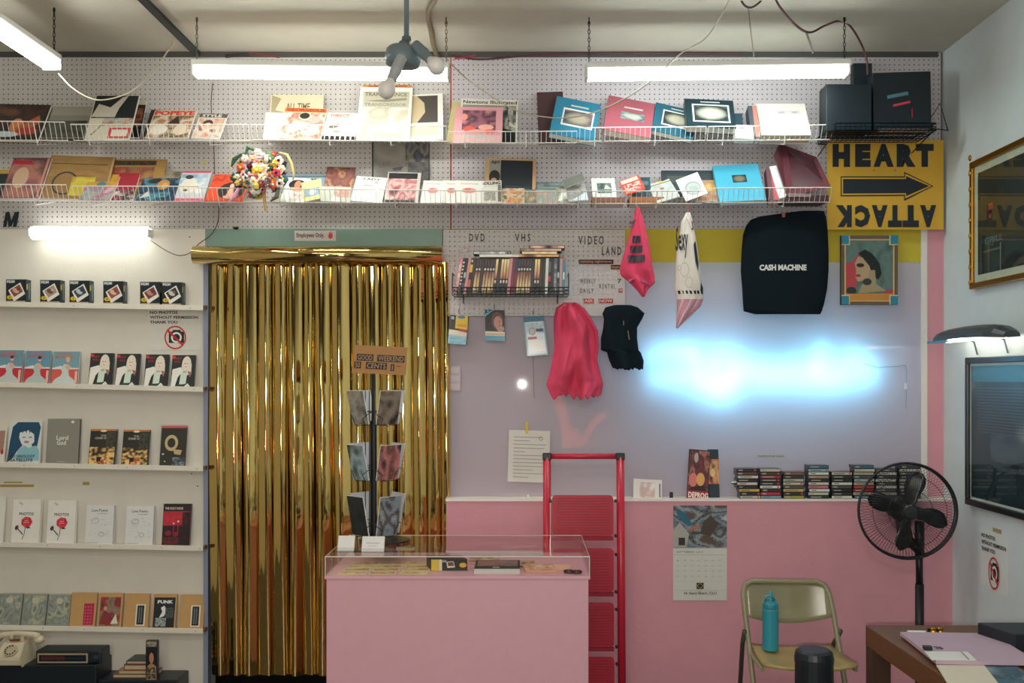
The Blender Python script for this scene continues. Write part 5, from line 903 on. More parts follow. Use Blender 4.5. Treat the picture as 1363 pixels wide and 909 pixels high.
# ---------------- counter
PKC = '#dea9b6'; zg, zb_ = .90, .82; yF, yB = -.976, -.40; sF = (D+yF)/FPX
cx0, cx1 = at(433,0,yF).x, at(784.5,0,yF).x
r = thing('counter', 'pink shop counter with a clear display case on top', 'counter', ((cx0+cx1)/2,(yF+yB)/2,0))
MB().box((cx0+.003,yF+.006,0), (cx1-.003,yB,zb_-.012), PKC).build('body', 'satin', r, bevel=.003)
MB().box((cx0-.004,yF,zb_-.014), (cx1+.004,yB,zb_), PKC).build('display_floor', 'satin', r, bevel=.002)
ACR = clear('acrylic', (.99,.985,.97), .05, .03)
g = thing if 0 else None
for nm, p, q in (('front_pane',(cx0,yF,zb_),(cx1,yF+.004,zg)), ('back_pane',(cx0,yB-.004,zb_),(cx1,yB,zg)), ('side_pane',(cx0,yF+.004,zb_),(cx0+.004,yB-.004,zg)), ('side_pane',(cx1-.004,yF+.004,zb_),(cx1,yB-.004,zg)), ('top_pane',(cx0,yF,zg),(cx1,yB,zg+.005))):
    MB().box(p, q, '#ffffff').build(nm, ACR, r)
GL = '#dfe8dc'
for p, q in (((cx0,yF,zg+.002),(cx1,yF,zg+.002)), ((cx0,yB,zg+.002),(cx1,yB,zg+.002)), ((cx0,yF,zg+.002),(cx0,yB,zg+.002)), ((cx1,yF,zg+.002),(cx1,yB,zg+.002)), ((cx0,yF,zb_),(cx0,yF,zg)), ((cx1,yF,zb_),(cx1,yF,zg))):
    MB().tube([p, q], .0022, GL, 5).build('polished_edge', 'gloss', r)
# in the case
def lay(name, label, cat, x0, x1, y0, y1, h, col, items=None, z=None, rot=0, group=None, finish='paper', part='sheet', skew=0):
    """thing lying flat; x in pixels at depth of its front edge, y0 < y1 are world depths"""
    z = zb_+.0005 if z is None else z; O = Vector(((x0-CX)*(D+y0)/FPX, y0, z)); U = Vector((((x1-x0))*(D+y0)/FPX, 0, 0)); V = Vector((skew, y1-y0, 0))
    if rot: c, s = math.cos(rot), math.sin(rot); U = Vector((U.x*c, U.x*s, 0)); V = Vector((V.x-V.y*s, V.y*c, 0))
    rr = thing(name, label, cat, O+U/2+V/2, group); MB().ob(O, U, V, (0,0,h), col).build(part, finish, rr)
    if items: MB().art(O+Vector((0,0,h)), U, V, items, .0006).build('print', finish, rr)
    return rr
for ci, xs_ in enumerate(((450,486),(490,526),(531,568))):
    for ri in range(4):
        y0_ = yF+.03+ri*.075; warm = ['#e8c060','#d89068','#e8d080','#c87858'][(ri+ci) % 4]
        lay('photo_card', f'small golden photo card, {["front","second","third","back"][ri]} row, {["left","middle","right"][ci]} column of the display case', 'card', xs_[0]+ri*5*(1.2-ci*.25), xs_[1]+ri*5*(1.2-ci*.25), y0_, y0_+.055, .002, '#e4dca8', [('g',.05,.12,.95,.88,9,3,pal([warm,'#e8d8a0','#b87858',warm],3,ri*3+ci))], group='golden photo cards in the display case')
Yb = yF+.12; A = at(574,758,Yb); A.z = zb_+.0005; r = thing('film_box', 'black and yellow instant film box lying in the display case', 'box', A+Vector((.07,.03,0)))
U = Vector((at(622,0,Yb).x-A.x, -.0, 0)); 
MB().ob(A, U, (-.03,.10,0), (0,0,.048), '#20241f').build('carton', 'satin', r)
MB().art(A, U, (0,0,.048), [('r',0,0,.22,1,'#e0c850'), ('p',[(.22,0),(.3,0),(.3,1),(.22,1)],'#e8e4c8'), ('r',.3,0,1,1,'#20241f'), ('p',[(.45,.25),(.66,.3),(.62,.85),(.42,.8)],'#e8e4dc'), ('p',[(.47,.4),(.63,.44),(.61,.8),(.45,.75)],'#705050'), ('e',.88,.5,.1,.22,'#e0b838'), ('r',.3,.75,.42,.95,'#a8a8a0')], .0006).build('front_print', 'satin', r)
lay('magazine', 'white-edged dark magazine lying in the middle of the display case', 'magazine', 631, 692, yF+.045, yF+.25, .022, '#d8dcd8', [('r',0,0,1,1,'#1c242c'), ('g',.05,.3,.95,.95,9,6,pal(['#1c242c','#a07060','#405060'],3,3)), ('r',.4,.1,.55,.2,'#c8ccc8')], part='cover')
lay('magazine', 'brown-pink magazine lying behind the white-edged one', 'magazine', 624, 664, yF+.27, yF+.42, .01, '#c8a090', [('g',0,0,1,1,8,6,pal(['#d89080','#8c5c50','#e8c8b0'],3,13))], part='cover')
lay('photo_print', 'brown print lying at the back right of the display case', 'photo', 680, 712, yF+.2, yF+.34, .004, '#6a5444', [('g',0,0,1,1,7,4,pal(['#4c4038','#c8a080','#8a6a54'],3,23))])
lay('photo_print', 'curled peach print lying at the right of the display case', 'photo', 700, 742, yF+.06, yF+.2, .012, '#e0a888', [('g',0,0,1,1,9,6,pal(['#e0a080','#c88868','#f0d0b0','#a86c50'],3.5,33))], rot=.1)
lay('photo_print', 'salmon print lying beside the bead rings', 'photo', 728, 758, yF+.12, yF+.25, .004, '#f0b498', [('r',.1,.1,.9,.9,'#f0bca0')], rot=-.1)
for k, (x_, y_) in enumerate(((757,yF+.06),(768,yF+.05))):
    c = Vector(((x_-CX)*(D+y_)/FPX, y_, zb_+.009)); rr = thing('ring', f'small dark metal ring in the front right of the display case, {["left","right"][k]} one', 'ring', c-Vector((0,0,.008)))
    MB().tube([c+Vector((.018*math.cos(q*PI/7),.012*math.sin(q*PI/7),.002*math.sin(q*PI/7))) for q in range(14)], .005, '#5a4448', 6, True).build('band', 'metal', rr); MB().ball(c+Vector((-.012,-.01,.004)), .006, '#303a40', 8).build('stone', 'gloss', rr)
lay('reflection_sheet', 'grey sheet lying at the back of the display case, left of two', 'paper', 640, 678, yF+.44, yF+.54, .003, '#c8b8b0')  # colour of both sheets stands in for a reflection in the case
lay('reflection_sheet', 'grey sheet lying at the back of the display case, right of two', 'paper', 686, 724, yF+.44, yF+.54, .003, '#c4b4ac')
# on the case
ztp = zg+.0055
def cardbox(x0, x1, Y, label, tx=True, lean=.03, h=.062):
    A = Vector(((x0-CX)*(D+Y)/FPX, Y, ztp)); U = Vector(((x1-x0)*(D+Y)/FPX, 0, 0)); rr = thing('card_holder', label, 'card holder', A+U/2+Vector((0,.025,0)))
    m = MB(); V = Vector((0,lean,h)); m.ob(A, U, V, (0,.006,0), '#e4e2de'); m.build('card_pack', 'paper', rr)
    MB().ob(A+Vector((-.002,-.012,0)), U+Vector((.004,0,0)), (0,.07,0), (0,0,.004), '#e8ecec').ob(A+Vector((-.002,-.012,0)), U+Vector((.004,0,0)), (0,.003,0), (0,0,.018), '#e8ecec').build('tray', FILM, rr)
    MB().art(A, U, V, [('r',0,0,1,1,'#e0deda')]+([('t','POSTCARDS',.2,.52,.8,.62,'#909090'), ('r',.3,.38,.7,.41,'#b0b0b0')] if tx else []), .0008).build('print', 'paper', rr)
cardbox(449, 471, -.86, 'white business card stack at the left end of the display case', False); cardbox(481, 511, -.88, 'white card holder with small print standing before the postcard rack')
lay('key_bundle', 'small bundle of keys lying right of the postcard rack on the case', 'keys', 527, 551, -.8, -.77, .006, '#8c8474', z=ztp, finish='metal', part='key')
# postcard spinner
Ys = -.60; cc = Vector((at(512,0,Ys).x, Ys, ztp)); 
r = thing('postcard_rack', 'black revolving postcard rack standing on the display case', 'rack', cc)
MB().lathe([(.10,0),(.118,.004),(.118,.010),(.03,.018)], cc, '#15191c', (0,0,1), 28).build('base', 'semig', r)
zs = lambda py: at(0,py,Ys).z
cx_ = at(497,0,Ys).x; cc = Vector((cx_, Ys, ztp))
MB().tube([cc+Vector((0,0,.012)), (cx_,Ys,zs(496))], .0085, '#12161a', 10).build('post', 'semig', r)
MB().tube([cc+Vector((0,0,.012)), (cx_,Ys,zs(560))], .016, '#12161a', 12).build('sleeve', 'semig', r)
MB().box((cx_-.045,Ys-.012,zs(497)), (cx_+.045,Ys+.012,zs(488)), '#15191c').build('sign_clip', 'satin', r)
pic = [['#5a5044','#a8a498','#2c2824'],['#3c302a','#988878','#1c1814'],['#4c5c54','#a8bcc4','#3c4838'],['#3a2c2c','#c88080','#6a4038','#e0d0c8'],['#202426','#30383a','#1a1e20'],['#3c3028','#8a98a4','#4a3c34','#a0acb4']]
tiers = [(519,567),(590,640),(657,713)]
for ti, (ya, yb) in enumerate(tiers):
    z0_, z1_ = zs(yb-2), zs(ya+2); Hc = z1_-z0_
    MB().tube([(cx_+.05*math.cos(q*PI/4),Ys+.05*math.sin(q*PI/4),z0_+.0) for q in range(8)], .0025, '#15191c', 5, True).build('tier_ring', 'satin', r)
    for si, (an, nm) in enumerate([(-2.3,'front left'),(-.85,'front right'),(.7,'rear right'),(2.35,'rear left')]):
        n_ = Vector((math.cos(an), math.sin(an), 0)); t_ = Vector((-n_.y, n_.x, 0)); c_ = Vector((cx_+.012,Ys,z0_))+n_*.085; wd = .112; tl_ = n_*.035+Vector((0,0,Hc))
        MB().tube([c_-t_*wd*.52+n_*.012+Vector((0,0,.05)), c_-t_*wd*.3+n_*.022+Vector((0,0,.03)), c_-t_*wd*.3+n_*.006, c_+t_*wd*.3+n_*.006, c_+t_*wd*.3+n_*.022+Vector((0,0,.03)), c_+t_*wd*.52+n_*.012+Vector((0,0,.05)), c_+t_*wd*.45-n_*.02+Vector((0,0,.06)), c_-t_*wd*.45-n_*.02+Vector((0,0,.06))], .002, '#15191c', 5, True).build('pocket', 'satin', r)
        MB().tube([(cx_,Ys,z0_), c_], .002, '#15191c', 4).build('spoke', 'satin', r)
        O = c_-t_*wd*.5+n_*.004+Vector((0,0,.004)); U = t_*wd; V = tl_
        rr = thing('postcard', f'{"grey-white back of a" if si > 1 else "picture"} postcard in the {["top","middle","bottom"][ti]} tier of the rack, {nm} pocket', 'postcard', O+U/2, 'postcards in the revolving rack')
        Nn = U.cross(V).normalized()
        if si > 1: MB().ob(O, U, V, -Nn*.004, '#c9ccd2').build('card', 'paper', rr)
        else:
            MB().ob(O, U, V, -Nn*.006, '#dcdcd8').build('card', 'paper', rr); MB().art(O, U, V, [('g',0,0,1,1,8,10,pal(pic[ti*2+si],2.6,ti*5+si+3))], .0008).build('picture', 'satin', rr)
for dx in (-.03, -.012, .012):
    MB().tube([(cx_+dx,Ys-.045,ztp+.03), (cx_+dx,Ys-.045,zs(520))], .0022, '#15191c', 5).build('upright_wire', 'satin', r)
O = at(468.5,496,Ys-.02); U = at(540,499.5,Ys-.02)-O; V = at(471,459,Ys-.02)-O
r = thing('cardboard_sign', 'brown cardboard sign with black label lettering on the postcard rack', 'sign', O+U/2)
MB().ob(O, U, V, (0,.003,0), '#b98a5c').build('board', 'matte', r)
lt = []
for s_, x_, y_, w_ in (('GOOD',.08,.48,.3),('WEEKEND',.46,.48,.5),('50',.04,.2,.12),('CENTS',.26,.2,.38),('8',.72,.16,.06)):
    lt += [('r',x_-.01,y_-.03,x_+w_,y_+.21,'#2a2220'), ('t',s_,x_+.01,y_,x_+w_-.02,y_+.18,'#b8906c',.01)]
lt.append(('r',.82,.3,.9,.32,'#3a2c24')); MB().art(O, U, V, lt, .0008).build('lettering', 'paper', r)
# ================================================================== RIGHT: LEDGE GOODS, SIGN, PICTURES, FAN, CHAIR, TABLE
zl = zp0+.0012
rng = random.Random(31)
stk = [(981,1012,622),(1012,1042,622),(1043,1074,628),(1076,1105,617),(1107,1135,629),(1136,1165,621),(1166,1195,622),(1197,1226,621)]
colsets = [['#2a2e32','#6a4038','#d8d4c8','#2a2e32','#d8c8c8','#2c3034','#d8b030','#2a3036','#b8b4a8','#e8e0cc','#22282c'],['#c8c0a8','#4a4030','#a83040','#2a2e32','#2c3034','#e4e4dc','#3a3430','#b83048','#7898a8','#e0dccc'],['#8a5c4c','#3a3634','#b8b8ac','#c8c0a0','#5a5450','#d8b83c','#2c3236','#a09038','#3a4a4c'],
           ['#3a6878','#8cb8c4','#dcdcd0','#a88c78','#2a3034','#d8d0b8','#c87888','#e4e4dc','#c8c4b0','#303436','#3a88a4'],['#c8c8b0','#34383a','#303638','#dcdccc','#585850','#2c3234','#3a3634','#d8d4c8'],['#3c6c84','#c8c0a8','#a8a898','#4c5450','#a0b0b0','#c0b898','#c83848','#a82838','#b8b0a0'],['#50585c','#c8c8b8','#383e40','#d0d0c0','#303638','#c8c8b8','#44484c','#b8b8a8','#38505c'],['#3a4044','#b8b8b0','#50585c','#2c3034','#a8a8a0','#383c40','#c0b8a8','#2c3034','#404448']]
sn = ['leftmost stack','second stack from the left','third stack from the left','fourth stack, with the blue case on top','fifth stack from the left','stack at the left edge of the fan','stack behind the left fan blades','stack behind the fan hub']
for k, (xa, xb, yt) in enumerate(stk):
    Yc = -.098; s_ = (D+Yc)/FPX; n = max(1, int(round((at(0,yt,Yc).z-zl)/.0172))); z = zl
    cs = colsets[k]; n = min(n, 11)
    for j in range(n):
        c = cs[(n-1-j) % len(cs)]; W_ = .106; x0_ = (xa-CX)*s_+rng.uniform(-.004,.004)+(.018 if (k == 0 and j < 2) else .008 if (k == 0 and j < 3) else 0)
        Ya = Yc+rng.uniform(-.003,.003); rr = thing('cassette', f'{["bottom","second lowest","third lowest","fourth lowest","fifth lowest","sixth lowest","seventh lowest","eighth lowest","ninth lowest","tenth lowest","eleventh lowest"][j]} cassette in the {sn[k]} on the ledge', 'cassette', (x0_+W_/2,Ya+.035,z), 'cassettes stacked on the white ledge')
        MB().box((x0_,Ya,z), (x0_+W_,Ya+.068,z+.0166), '#262c30').build('case', 'gloss', rr)
        it = [('r',.02,.12,.98,.88,c)]; q = rng.random()
        dark = sum(lin(c)) < .5
        it += [('r',.12,.36,.12+.5*rng.random()+.15,.62,'#b8b4a8' if dark else '#706860')] if q < .7 else [('r',.1,.3,.3,.7,'#b0a898')]
        if rng.random() < .2: it += [('r',.84,.25,.93,.75,'#e03c50')]
        MB().art((x0_,Ya,z), (W_,0,0), (0,0,.0166), it, .0006).build('spine_label', 'satin', rr); z += .0171
for k, (px, py) in enumerate(((975.5,641),(980,644),(981,627.5))):
    pass
c = at(978,642,-.09); o = MB().lathe([(.006,-.02),(.012,-.01),(.012,.01),(.006,.02)], c, '#c8ccd0', (1,.2,.2), 10).build('chrome_bulb_clip', 'chrome'); tag(o, 'tiny chrome clip lamp head beside the leftmost cassette stack', 'clip')
# booklet, card, dark bit
r = pbook((914,665),(942,667.5),(912.5,597),-.07,-.02,.012,[('r',0,0,1,1,'#3a2428'), ('g',.02,.2,.98,.98,9,15,pal(['#2a2026','#7c3038','#402830','#b87060','#283440'],3.2,11)), ('e',.25,.4,.2,.14,'#d87870'), ('e',.6,.42,.2,.13,'#e0a860'), ('e',.35,.84,.1,.1,'#b8b0a8'), ('p',[(.2,.26),(.8,.3),(.9,.2),(.1,.2)],'#241c1e'), ('r',0,0,1,.19,'#a8283c'), ('t','DEPROG',.06,.05,1.0,.16,'#ece4d4',.03)],'dark red video box with pale capitals standing on the white ledge', name='video_box', cat='box', cov='#3c2228')
pbook((944,664),(958,664),(942,598),-.05,-.01,.02,[('r',0,0,1,1,'#243440'), ('g',0,.3,1,.8,5,8,pal(['#3a3040','#c87050','#e0b070','#6a3040'],3,8)), ('e',.4,.52,.25,.08,'#e8c890')],'dark blue box with an orange glow behind the red one', name='video_box', cat='box', cov='#1e2c38')
pbook((843,662.5),(881,664.5),(842.5,637),-.05,-.015,.002,[('r',0,0,1,1,'#e4dcd8'), ('g',.22,.05,.75,.85,6,6,pal(['#e0d0cc','#c8a8a4','#e8e0dc'],3,5)), ('r',.9,.1,.95,.8,'#70686c')],'small pale drawing card leaning at the back of the white ledge', name='card', cat='card', cov='#e4dcd8')
tag(MB().box(at(891,663,-.05), at(896,655,-.06), '#1c2226').build('small_clip', 'satin', bevel=.002), 'tiny black block on the white ledge left of the red video box', 'block')
tag(MB().lathe([(.006,0),(.007,.01),(.003,.018)], Vector((at(703,0,-.06).x,-.06,zl)), '#e8ecec', (0,0,1), 8).build('glass_stopper', 'gloss'), 'tiny white stopper on the ledge below the typed paper', 'stopper')
# yellow sign
arrow = [(.12,.34),(.67,.345),(.67,.295),(.905,.48),(.67,.65),(.67,.585),(.12,.58)]
Yg = '#d6a834'
r = flat('yellow_sign', 'yellow HEART ATTACK sign with a black arrow at the upper right', 'sign', (1101,305.5), 155, 119, -.045,
     [('t',ch,x0_,.70,x1_,.957,'#15212b',.085) for ch,x0_,x1_ in zip('HEART',(.046,.24,.397,.596,.76),(.196,.374,.572,.76,.914))]+[('r',0,0,0,0,Yg), ('p',[(.115,.37),(.66,.375),(.66,.32),(.912,.485),(.66,.645),(.66,.595),(.115,.595)],'#15212b'), ('p',[(.125,.385),(.668,.39),(.668,.345),(.895,.485),(.668,.625),(.668,.58),(.125,.58)],Yg), ('p',[(.135,.4),(.676,.405),(.676,.372),(.875,.485),(.676,.598),(.676,.565),(.135,.565)],'#15212b'),
      *[('t',ch,x1_,.272,x0_,.026,'#15212b',.085) for ch,x0_,x1_ in zip('KCATTA',(.073,.238,.381,.52,.645,.795),(.21,.368,.517,.64,.785,.934))], ('e',.4,.66,.01,.008,'#a87820'), ('e',.58,.66,.008,.008,'#8a6420')], base=Yg, th=.003)
# framed portrait tile
r = flat('framed_portrait', 'small framed portrait of a dark-haired woman with teal frame corners', 'picture', (1119.5,405.5), 75, 92, -.03, [('r',0,0,1,1,'#4c4438')], base='#4c4438', th=.02)
O = at(1119.5,405.5,-.032); k_ = (D-.032)/FPX; U = Vector((75*k_,0,0)); V = Vector((0,0,92*k_))
hatch = pal(['#5a7470','#6a827c','#4c6662'],5,3)
MB().art(O, U, V, [('r',.05,.04,.95,.95,'#c89858'), ('g',.08,.16,.92,.93,14,16,hatch), ('p',[(.08,.2),(.26,.2),(.3,.5),(.2,.62),(.08,.6)],'#c05058'), ('p',[(.2,.62),(.32,.76),(.34,.75),(.24,.58)],'#c05058'),
    ('p',[(.3,.74),(.42,.8),(.55,.74),(.68,.6),(.72,.45),(.66,.36),(.58,.4),(.5,.5),(.36,.7)],'#2f3434'), ('p',[(.24,.6),(.3,.7),(.38,.68),(.5,.56),(.54,.46),(.44,.36),(.3,.33),(.25,.4),(.27,.48)],'#b89e80'), ('p',[(.5,.5),(.6,.5),(.62,.3),(.8,.2),(.3,.16),(.36,.28),(.46,.34)],'#a89878'), ('e',.34,.57,.07,.03,'#3c3c38'), ('e',.3,.42,.05,.02,'#a04848'), ('e',.46,.33,.08,.05,'#404a48'), ('e',.18,.2,.09,.06,'#3a4644'),
    ('r',.08,.05,.92,.16,'#c88c48'), ('p',[(.74,.16),(.92,.16),(.92,.22),(.8,.2)],'#b84858')], .0008).build('portrait', 'matte', r)
def fr(x0, y0, x1, y1, c, nm, t=.006, f='satin'): 
    p = O+U*x0+V*y0; q = O+U*x1+V*y1; MB().box((p.x,-.032-t,p.z), (q.x,-.032,q.z), c).build(nm, f, r)
for a_ in ((0,0,1,.04),(0,.95,1,1),(0,.04,.05,.95),(.95,.04,1,.95)): fr(*a_, '#6a5a48', 'frame_bar')
for a_ in ((.06,.05,.94,.06),(.06,.93,.94,.945),(.06,.06,.08,.93),(.92,.06,.94,.93)): fr(*a_, '#d8c090', 'inner_bar', .004)
for cx_, cy_ in ((0,0),(1,0),(0,1),(1,1)):
    x0_, y0_ = (0 if cx_ == 0 else .87), (0 if cy_ == 0 else .875); fr(x0_-(.0 if cx_ == 0 else .02), y0_-(0 if cy_ == 0 else .015), x0_+.13+(.02 if cx_ == 0 else 0), y0_+.125+(.015 if cy_ == 0 else 0), '#dcc898', 'corner_edge', .007); fr(x0_, y0_, x0_+.13, y0_+.125, '#2a86a0', 'corner_tile', .009)
# calendar on the pink wall
r = flat('wall_calendar', 'wall calendar with a rocky river photo on the pink wall', 'calendar', (896,799), 71.5, 126.5, -.114,
     [('r',0,0,1,1,'#d8d8d0'), ('g',.0,.555,1,1,20,18,pal(['#c8ccc8','#4a5c68','#8a98a0','#3c3434','#98a4a8','#5c4c48'],3.2,201,2.0)), ('e',.2,.87,.16,.05,'#2c6880',-.5), ('p',[(0,.74),(.12,.82),(.3,.7),(.24,.56),(0,.56)],'#b0aca4'), ('p',[(.28,.74),(.5,.8),(.5,.77),(.3,.72)],'#b86848'), ('p',[(.55,.82),(.7,.9),(.85,.8),(.7,.68),(.5,.7)],'#4c403c'), ('r',.1,.58,.22,.66,'#3a2c2c'),
      ('t','SEPTEMBER 2017',.06,.5,.56,.52,'#909090'), ('r',.03,.478,.97,.481,'#989890')]+[('r',.04,.2+.055*j,.96,.2015+.055*j,'#b8b8b0') for j in range(5)]+[('t',str(7*j+i+1),.07+.13*i,.425-.055*j-.01,.1+.13*i,.438-.055*j-.01,'#a0a09a') for j in range(4) for i in range(7)]+
      [('r',.43,.125,.56,.19,'#26241f'), ('o',.495,.158,.05,.025,.25,'#b89850'), ('r',.03,.108,.97,.110,'#909088'), ('t','H. Gary Ebert, CLU',.2,.06,.8,.095,'#3a3c3c',.015), ('r',0,.553,1,.556,'#70706c')], base='#dcdcd4', th=.003)
MB().lathe([(.003,0),(.003,.004)], at(928.5,676,-.118), '#20242a', (0,-1,0), 8).build('pin', 'metal', r)
# right wall: helper (depth along the wall Y, height z)
XW = XR-.002
def yw(px): return (XW*FPX/(px-CX))-D          # depth of the wall point seen at column px
def zw(px, py): d = (D+yw(px))/FPX; return CAMZ-(py-CY)*d
def frame(name, label, pxl, pyt, pyb, length, wf, colf, mat_c, pw, items, depth=.03, f='semig', parts=True):
    y0_ = yw(pxl); zt_, zb__ = zw(pxl,pyt), zw(pxl,pyb); r = thing(name, label, 'picture', (XW-depth/2, y0_-length/2, zb__))
    # U runs toward the viewer (seen left to right), V up
    O = Vector((XW-depth, y0_, zb__)); U = Vector((0,-length,0)); V = Vector((0,0,zt_-zb__)); H = zt_-zb__
    for nm, p, q in (('frame_bar',(y0_,zb__),(y0_-length,zb__+wf)), ('frame_bar',(y0_,zt_-wf),(y0_-length,zt_)), ('frame_bar',(y0_,zb__+wf),(y0_-wf,zt_-wf)), ('frame_bar',(y0_-length+wf,zb__+wf),(y0_-length,zt_-wf))):
        MB().box((XW-depth,p[0],p[1]), (XW,q[0],q[1]), colf).build(nm, f, r, bevel=.004)
    MB().box((XW-depth*.5,y0_-wf,zb__+wf), (XW-.002,y0_-length+wf,zt_-wf), mat_c).build('mount', 'paper', r)
    O2 = Vector((XW-depth*.5, y0_-wf-pw, zb__+wf+pw)); U2 = Vector((0,-(length-2*wf-2*pw),0)); V2 = Vector((0,0,H-2*wf-2*pw))
    MB().art(O2, U2, V2, items, .001, .0004).build('picture', 'satin', r)
    MB().box((XW-depth*.8,y0_-wf,zb__+wf), (XW-depth*.75,y0_-length+wf,zt_-wf), '#ffffff').build('glass', GLASS, r)
    return r
r = frame('gold_framed_picture', 'dark picture with a white mount in an ornate gold frame on the right wall', 1298, 217, 385.5, .75, .028, '#a8782c', '#d4d4c4', .035,
      [('g',0,0,1,1,26,16,pal(['#10222e','#1c2c34','#30302c','#16222a','#4c3c30'],2.4,301)), ('r',.17,.6,.24,.66,'#b84030'), ('r',.18,.52,.22,.56,'#a84030'), ('r',.05,.3,.4,.34,'#34444c'), ('t','GRILL',.12,.28,.4,.34,'#6c7c80'), ('r',.05,.04,.06,.3,'#5c6c6c'), ('r',.36,.0,.375,.26,'#7c8c84'), ('r',.1,.2,.36,.22,'#5c6c6c'), ('r',.44,.1,.98,.9,'#22303a')], f='metal')
for k in range(9):
    zz = zw(1298,385)+.03+k*.075; o = MB().ball((XW-.032, yw(1298)-.014, zz), .012, '#c89840', 8, (.5,1,1.3)).build('ornament', 'metal', r, smooth=True)
r = frame('black_framed_picture', 'dark blue photograph with a white mount in a black frame on the right wall', 1292, 476, 670.8, .8, .03, '#1c2226', '#dce0d8', .012,
      [('g',0,0,1,1,24,18,pal(['#122736','#182e3c','#22363f','#10202c','#2c4450'],2.2,311)), ('g',.02,.88,1,1,10,2,pal(['#3888a4','#2c7894'],2,4))]+[('r',.1,.5+.022*j,.98,.508+.022*j,'#465a62') for j in range(16)]+[('g',.3,.3,.98,.5,10,4,pal(['#182a36','#40525a','#243640'],3,5)), ('r',.4,.24,.98,.27,'#34464e')])
# picture lamp: curved hood
y0_, zc_ = yw(1262), zw(1262,452); 
yA = yw(1246)  # beyond the corner: the hood stands off the wall
yA = -.20; L_ = .72; xh = XW-.09
r = thing('picture_lamp', 'dark curved picture lamp over the black framed photograph', 'lamp', (xh, yA-L_/2, 0))
q = at(1247,459,yA+.0)
zb1 = CAMZ-(457-CY)*(D+yA-.05)/FPX
r.location.z = zb1; r['_w'] = (xh, yA-L_/2, zb1)
m = MB(); prof = [(-.075,0),(-.072,.022),(-.055,.042),(-.02,.055),(.02,.052),(.05,.035),(.055,.01)]
nn = 12; vs = []
for i in range(nn+1):
    t = i/nn; e = .55+.45*min(1,math.sin(PI*min(1,max(0,t if t < .5 else 1-t))*1.0)*3); y_ = yA-L_*t
    for dx_, dz_ in prof: vs.append((xh+dx_*e, y_, zb1+dz_*e+.012*math.sin(PI*t)))
kf = len(prof); fs = [(i*kf+j, i*kf+j+1, (i+1)*kf+j+1, (i+1)*kf+j) for i in range(nn) for j in range(kf-1)]
vs2 = [(x-(.003 if x < xh else -.003), y, z-.004) for x, y, z in vs]; n0 = len(vs)
m.add([(x,y,z) for x,y,z in vs], fs+[tuple(range(kf))[::-1], tuple(range(nn*kf,nn*kf+kf))], '#3a4448'); o = m.build('hood', 'satin', r, smooth=False); sd = o.modifiers.new('thick','SOLIDIFY'); sd.thickness = .003
MB().box((xh-.078,yA-.01,zb1-.001), (xh-.070,yA-.24,zb1+.010), '#3a98b8').build('blue_edge', 'gloss', r)
MB().tube([(xh,yA-.06,zb1+.014), (xh,yA-L_+.06,zb1+.014)], .012, '#fff4dc', 10).build('lamp_tube', glow('warm_tube', (1,.93,.78), 9), r)
for yy in (yA-.2, yA-.5): MB().tube([(xh+.03,yy,zb1+.02), (XW-.02,yy-.0,zb1-.0), (XW-.004,yy,zb1-.06)], .004, '#6c7c80', 6).build('arm', 'metal', r)
# sign on the right wall
yS = yw(1306); W_ = .50; zt_ = zw(1306,703); zb__ = zw(1306,703)-.27
r = thing('notice_sign', 'small no photos sign with crossed-out camera on the right wall', 'sign', (XW,yS-.12,zb__))
O = Vector((XW-.002, yS, zb__-.0)); U = Vector((0,-.27,0)); V = Vector((0,0,.27)); MB().ob(O+Vector((.0015,0,0)), U, V, (.0012,0,0), '#dfe6e4').build('sheet', 'plaster', r); MB().art(O, U, V, nophoto(), .0006).build('print', 'paper', r)
tag(MB().box((XW-.002,yw(1322),zw(1322,707)), (XW,yw(1333),zw(1322,707)+.018), '#b09868').build('tape_strip', 'paper'), 'tan tape scrap above the sign on the right wall', 'tape')
# ---------------- fan
Yn = -.36; s_ = (D+Yn)/FPX; hub = at(1208,680,Yn); Rf = 63.5*s_
r = thing('pedestal_fan', 'black pedestal fan in front of the cassette ledge', 'fan', (at(1220,0,Yn+.06).x, Yn+.07, 0))
fa = Vector((-.10,-1,.03)).normalized(); fx = Vector((0,0,1)).cross(fa).normalized()*-1; fx = fa.cross(Vector((0,0,1))).normalized(); fz = fx.cross(fa).normalized()
FK = '#12181c'
def ring(rd, off, n=48): return [hub+fa*off+fx*rd*math.cos(2*PI*k/n)+fz*rd*math.sin(2*PI*k/n) for k in range(n)]
MB().tube(ring(Rf,0), .0065, FK, 6, True).build('rim', 'satin', r, smooth=True)
MB().tube(ring(Rf*.98,-.02), .004, FK, 5, True).build('rear_rim', 'satin', r, smooth=True)
wire = None
for side, nm in ((1,'front_wire'),(-1,'rear_wire')):
    nW = 90
    for k in range(nW):
        an = 2*PI*k/nW; pts = []
        for t in (.16,.4,.65,.85,.97,1.0):
            sw = an+(.35*(1-t) if side > 0 else -.35*(1-t))
            h = (.055 if side > 0 else -.075)*math.sqrt(max(0,1-(t)**3.2))*1.0
            pts.append(hub+fa*h+(fx*math.cos(sw)+fz*math.sin(sw))*Rf*t)
        MB().tube(pts, .0009, FK, 3).build(nm, 'satin', r)
for rd in (.45,.75): MB().tube([p+fa*(.052 if rd < .5 else .038) for p in ring(Rf*rd,0,36)], .0013, FK, 4, True).build('support_ring', 'satin', r)
MB().lathe([(.0,.064),(.030,.062),(.038,.054),(.038,.05)], hub, '#20282c', fa, 20).build('badge', 'semig', r)
MB().lathe([(.03,-.02),(.034,0),(.028,.025),(.01,.035)], hub, '#181e22', fa, 18).build('hub', 'satin', r, smooth=True)
